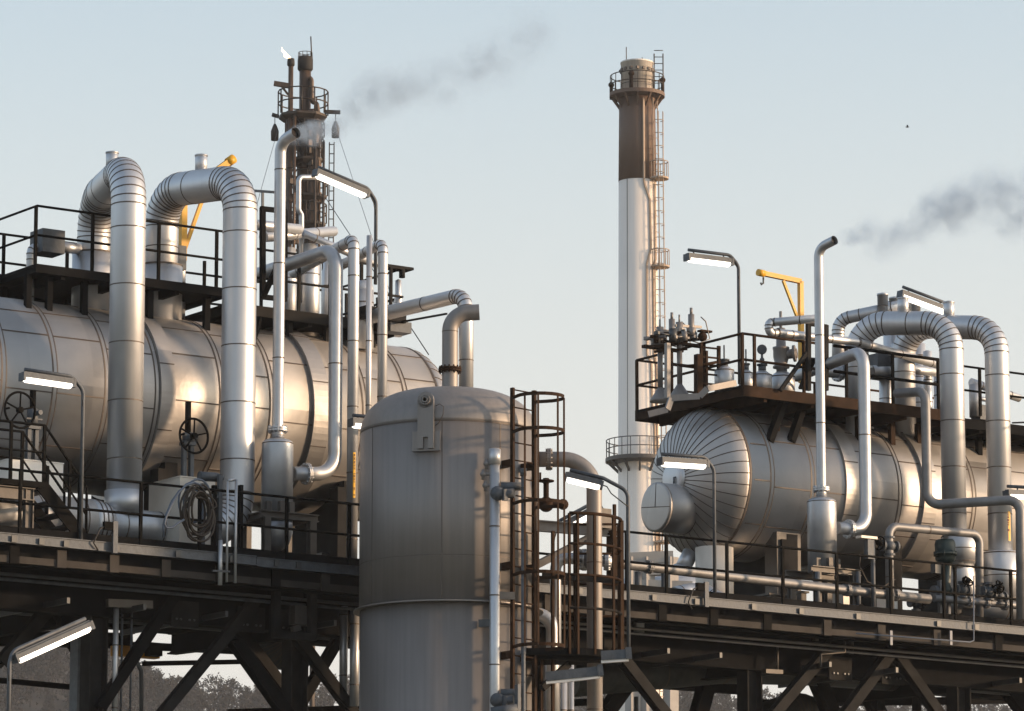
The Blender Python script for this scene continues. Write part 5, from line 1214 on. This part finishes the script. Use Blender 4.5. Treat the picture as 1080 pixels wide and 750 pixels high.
fplat(207, 303, 345, 0, 1.1); fplat(168, 304, 341, 0, .9); fplat(145, 300, 341, 0, .7); fplat(236, 302, 344, 0, .9)
for px, y0, r, off in ((309, 118, .07, -.9), (327, 116, .16, -.5), (314, 128, .09, .4), (340, 150, .06, -.7), (299.5, 130, .05, -.9), (331, 140, .06, -.9)):
    p = FY(px, 345, off); b = MB(); b.cyl(p, Hz(p, y0), r, 10); b.build('riser_pipe', random.choice(('tower_pipe', 'tower_steel')), fl)
for (a, c, y) in ((287, 294, 121), (343, 359, 118)):
    b = MB(); b.bar(FY(a, y, -.3), FY(c, y + (.5 if a > 300 else 2), -.3), .22, .15); q = FY(a + 3 if a < 300 else 354, y, -.3); b.cyl(q - UP * .1, q - UP * .5, .02, 5); b.rev(q - UP * 1.25, UP, [(.18, 0), (.19, .45), (.1, .7), (.05, .8)], 10); b.build('hanging_lamp', 'tower_steel', fl)
b = MB()
for x in (346, 351): p = FY(x, 330, -.6); b.cyl(p, Hz(p, 150), .03, 5)
p, q = FY(346, 330, -.6), FY(351, 330, -.6); z = p.z
while z < Hz(p, 150).z: b.cyl(Vec((p.x, p.y, z)), Vec((q.x, q.y, z)), .025, 4); z += .45
b.build('tower_ladder', 'tower_steel', fl)
rr = random.Random(4)
for k in range(40):
    b = MB()
    y = rr.uniform(128, 300); px = rr.choice((302, 308, 313, 326, 331, 335)) + rr.uniform(-2, 2); p = FY(px, y, rr.uniform(-1.2, .5)); s = rr.uniform(.05, .13); b.box(p - Vec((s, s, s)), p + Vec((s, s, s * rr.uniform(.5, 4))))
    b.build('fitting', rr.choice(('tower_steel', 'tower_pipe')), fl)
b = MB(); c = pf + UP * (zf - .05)
b.tube([c, c - RIGHT * .12 + UP * .12, c - RIGHT * .25 + UP * .20, c - RIGHT * .30 + UP * .34, c - RIGHT * .42 + UP * .46, c - RIGHT * .44 + UP * .62], [.05, .085, .10, .06, .045, .005], 8)
tag(b.build('flare_flame', 'flame', base=c), 'small orange white flame blowing left from the thin flare stack', 'flame')
for i, (a, c, lab) in enumerate((((343, 208), (452, 374), 'dark guy wire running down right from the flare tower'), ((293, 137), (258, 262), 'faint guy wire running down left from the flare tower'), ((352, 128), (425, 350), 'faint guy wire hanging from the right flare tower lamp'))):
    tag(MB().tube([FY(*a, -.3), FY(*c, -60)], .02 if i == 0 else .011, 5).build('guy_wire', 'cable', base=FY(*a, -.3)), lab, 'wire')
# pipe rack by the chimney foot
YR = 150.0
pr = thing('pipe_rack', 'distant grey portal frame with pipes at the chimney foot', 'pipe rack', VY(680, 650, YR))
for px in (683, 708, 667): MB().bar(VY(px, 770, YR), VY(px, 588, YR), .35, .35).build('post', 'concrete', pr)
for (a, c) in (((660, 590), (710, 588)), ((680, 601), (710, 600)), ((660, 618), (730, 620))): MB().bar(VY(*a, YR), VY(*c, YR), .4, .4).build('beam', 'concrete', pr)
b = MB(); b.cyl(VY(640, 625, YR + 2), VY(760, 618, YR + 2), .45, 14); b.build('pipe', 'pipe_metal', pr)
# bird
b = MB(); c = VY(957, 134, 130); b.rev(c - RIGHT * .06, RIGHT, [(.003, 0), (.016, .03), (.02, .07), (.01, .10), (.003, .12)], 8)
for s in (-1, 1): b._add([c, c + RIGHT * .03, c + RIGHT * .01 - FACE * .13 * s + UP * .035, c - RIGHT * .04 - FACE * .1 * s + UP * .03], [(0, 1, 2, 3)], 0, False)
tag(b.build('bird', 'bird', base=c), 'tiny dark bird gliding in the sky right of the chimney', 'bird')

# ================================================================== smoke
def smoke(label, pts, radii, dens, col, w, seed, scale):
    mm = bpy.data.materials.new('smoke'); mm.use_nodes = True; nt = mm.node_tree
    for n in list(nt.nodes): nt.nodes.remove(n)
    N, L = nt.nodes.new, nt.links.new
    out_ = N('ShaderNodeOutputMaterial'); vol = N('ShaderNodeVolumePrincipled'); L(vol.outputs[0], out_.inputs['Volume'])
    vol.inputs['Color'].default_value = (*col, 1); vol.inputs['Anisotropy'].default_value = .2
    P = [V(*p, w) if len(p) == 2 else p for p in pts]
    base = P[0]; rel = [p - base for p in P]
    tcn = N('ShaderNodeTexCoord')
    nz = N('ShaderNodeTexNoise'); nz.inputs['Scale'].default_value = scale * .5; nz.inputs['Detail'].default_value = 3
    mp = N('ShaderNodeMapping'); mp.inputs['Location'].default_value = (seed, seed * .7, seed * 1.3); L(tcn.outputs['Object'], mp.inputs[0]); L(mp.outputs[0], nz.inputs['Vector'])
    sb = N('ShaderNodeVectorMath'); sb.operation = 'SUBTRACT'; L(nz.outputs['Color'], sb.inputs[0]); sb.inputs[1].default_value = (.5, .5, .5)
    sca = N('ShaderNodeVectorMath'); sca.operation = 'SCALE'; L(sb.outputs[0], sca.inputs[0]); sca.inputs['Scale'].default_value = .9
    ad = N('ShaderNodeVectorMath'); ad.operation = 'ADD'; L(tcn.outputs['Object'], ad.inputs[0]); L(sca.outputs[0], ad.inputs[1])
    acc = None
    for q, r, dd in zip(rel, radii, dens):
        ds = N('ShaderNodeVectorMath'); ds.operation = 'DISTANCE'; L(ad.outputs[0], ds.inputs[0]); ds.inputs[1].default_value = tuple(q)
        mr = N('ShaderNodeMapRange'); mr.interpolation_type = 'SMOOTHSTEP'; L(ds.outputs['Value'], mr.inputs[0]); mr.inputs[1].default_value = 0; mr.inputs[2].default_value = r; mr.inputs[3].default_value = dd; mr.inputs[4].default_value = 0
        if acc is None: acc = mr.outputs[0]
        else:
            mx = N('ShaderNodeMath'); mx.operation = 'MAXIMUM'; L(acc, mx.inputs[0]); L(mr.outputs[0], mx.inputs[1]); acc = mx.outputs[0]
    n2 = N('ShaderNodeTexNoise'); n2.inputs['Scale'].default_value = scale * 1.6; n2.inputs['Detail'].default_value = 4; L(mp.outputs[0], n2.inputs['Vector'])
    m2 = N('ShaderNodeMapRange'); L(n2.outputs['Fac'], m2.inputs[0]); m2.inputs[1].default_value = .38; m2.inputs[2].default_value = .68; m2.inputs[3].default_value = .12; m2.inputs[4].default_value = 1.6
    mu = N('ShaderNodeMath'); mu.operation = 'MULTIPLY'; L(acc, mu.inputs[0]); L(m2.outputs[0], mu.inputs[1]); L(mu.outputs[0], vol.inputs['Density'])
    b = MB()
    mn = Vec([min(p[i] - r - .3 for p, r in zip(P, radii)) for i in range(3)]); mxv = Vec([max(p[i] + r + .3 for p, r in zip(P, radii)) for i in range(3)])
    b.tube(P, [r + .4 for r in radii], 16)
    MATS['smoke_' + str(seed)] = mm
    o = b.build('smoke_plume', 'smoke_' + str(seed), base=base); tag(o, label, 'smoke', None, 'stuff')
smoke('grey smoke drifting up right from the left vent pipe', [(303, 153), (316, 150), (332, 142), (352, 134), (378, 118), (400, 98), (415, 100), (440, 88), (470, 84), (505, 68), (530, 60), (560, 40)],
      [.10, .26, .36, .42, .55, .6, .55, .6, .7, .7, .75, .8], [14, 10, 8, 4.5, 2.4, 2.2, 1.6, 1.0, .9, 1.1, 1.0, .6], (.66, .82, 1), 1.2, 11, 1.9)
smoke('grey smoke drifting up right from the right vent pipe', [(880, 258), (895, 252), (912, 243), (930, 256), (945, 246), (975, 232), (1000, 222), (1025, 212), (1050, 202), (1075, 225), (1090, 205)],
      [.10, .28, .42, .45, .5, .55, .65, .7, .75, .8, .8], [6, 3.2, 2.4, 2.3, 1.8, 2.1, 2.3, 2.2, 2.0, 1.6, 1.5], (.58, .76, 1), 1.1, 23, 1.9)
# ================================================================== world, sun, haze, camera
W = bpy.data.worlds.new("World"); sc.world = W; W.use_nodes = True
nt = W.node_tree; bg = nt.nodes['Background']
sky = nt.nodes.new('ShaderNodeTexSky'); sky.sky_type = 'NISHITA'; sky.sun_disc = False
SUN_EL, SUN_AZ = rad(8.5), rad(96)               # azimuth clockwise from the viewing direction (+Y)
sky.sun_elevation = SUN_EL; sky.sun_rotation = SUN_AZ; sky.air_density = 1.0; sky.dust_density = 2.2; sky.ozone_density = 1.2
hs = nt.nodes.new('ShaderNodeHueSaturation'); hs.inputs['Saturation'].default_value = .8
nt.links.new(sky.outputs[0], hs.inputs['Color'])
tcw = nt.nodes.new('ShaderNodeTexCoord'); sx = nt.nodes.new('ShaderNodeSeparateXYZ'); nt.links.new(tcw.outputs['Generated'], sx.inputs[0])
crw = nt.nodes.new('ShaderNodeValToRGB'); crw.color_ramp.interpolation = 'EASE'       # haze whitens the low sky
crw.color_ramp.elements[0].position = .09; crw.color_ramp.elements[0].color = (.9, .9, .9, 1)
crw.color_ramp.elements[1].position = .32; crw.color_ramp.elements[1].color = (.08, .08, .08, 1)
nt.links.new(sx.outputs[2], crw.inputs[0])
mxw = nt.nodes.new('ShaderNodeMix'); mxw.data_type = 'RGBA'; nt.links.new(crw.outputs[0], mxw.inputs[0]); nt.links.new(hs.outputs[0], mxw.inputs[6]); mxw.inputs[7].default_value = (2.55, 2.43, 2.27, 1)
nt.links.new(mxw.outputs[2], bg.inputs[0])
bg.inputs[1].default_value = .14
sd = bpy.data.lights.new('sun', 'SUN'); sd.energy = 2.0; sd.angle = rad(4); sd.color = (1, .68, .42)
so = bpy.data.objects.new('sun', sd); COL.objects.link(so)
sv = Vec((math.sin(SUN_AZ) * math.cos(SUN_EL), math.cos(SUN_AZ) * math.cos(SUN_EL), math.sin(SUN_EL)))
so.rotation_euler = sv.to_track_quat('Z', 'Y').to_euler(); so.location = (60, 0, 60)
HZD = .00017
hz = bpy.data.materials.new('haze'); hz.use_nodes = True; n_ = hz.node_tree
for x in list(n_.nodes): n_.nodes.remove(x)
ho = n_.nodes.new('ShaderNodeOutputMaterial'); hv = n_.nodes.new('ShaderNodeVolumePrincipled'); n_.links.new(hv.outputs[0], ho.inputs['Volume'])
hv.inputs['Color'].default_value = (1, 1, 1, 1); hv.inputs['Density'].default_value = HZD; hv.inputs['Anisotropy'].default_value = .3
MATS['haze'] = hz
b = MB(); b.box((-1, -1, -1), (1, 1, 1)); me = bpy.data.meshes.new('haze'); me.from_pydata([(-330 if v.x < 0 else 330, -40 if v.y < 0 else 1225, -1 if v.z < 0 else 135) for v in b.v], [], b.f); me.materials.append(hz)
ho_ = bpy.data.objects.new('haze', me); COL.objects.link(ho_); ho_['kind'] = 'stuff'; ho_['label'] = 'thin evening haze over the plant and hills'; ho_['category'] = 'haze'
cd = bpy.data.cameras.new('camera'); cam = bpy.data.objects.new('camera', cd); COL.objects.link(cam)
cam.location = (0, 0, CZ); cam.rotation_euler = (pi / 2 + PITCH, 0, 0)
cd.sensor_fit = 'HORIZONTAL'; cd.sensor_width = 36; cd.lens = FPX / 1080 * 36; cd.clip_start = 1; cd.clip_end = 12000
sc.camera = cam
sc.view_settings.view_transform = 'Standard'; sc.view_settings.look = 'None'; sc.view_settings.exposure = 1.32; sc.view_settings.gamma = 1
try: sc.view_settings.use_curve_mapping = False
except Exception: pass
sc.render.resolution_x = 1024; sc.render.resolution_y = 711
sc.cycles.volume_bounces = 0; sc.cycles.volume_step_rate = 2
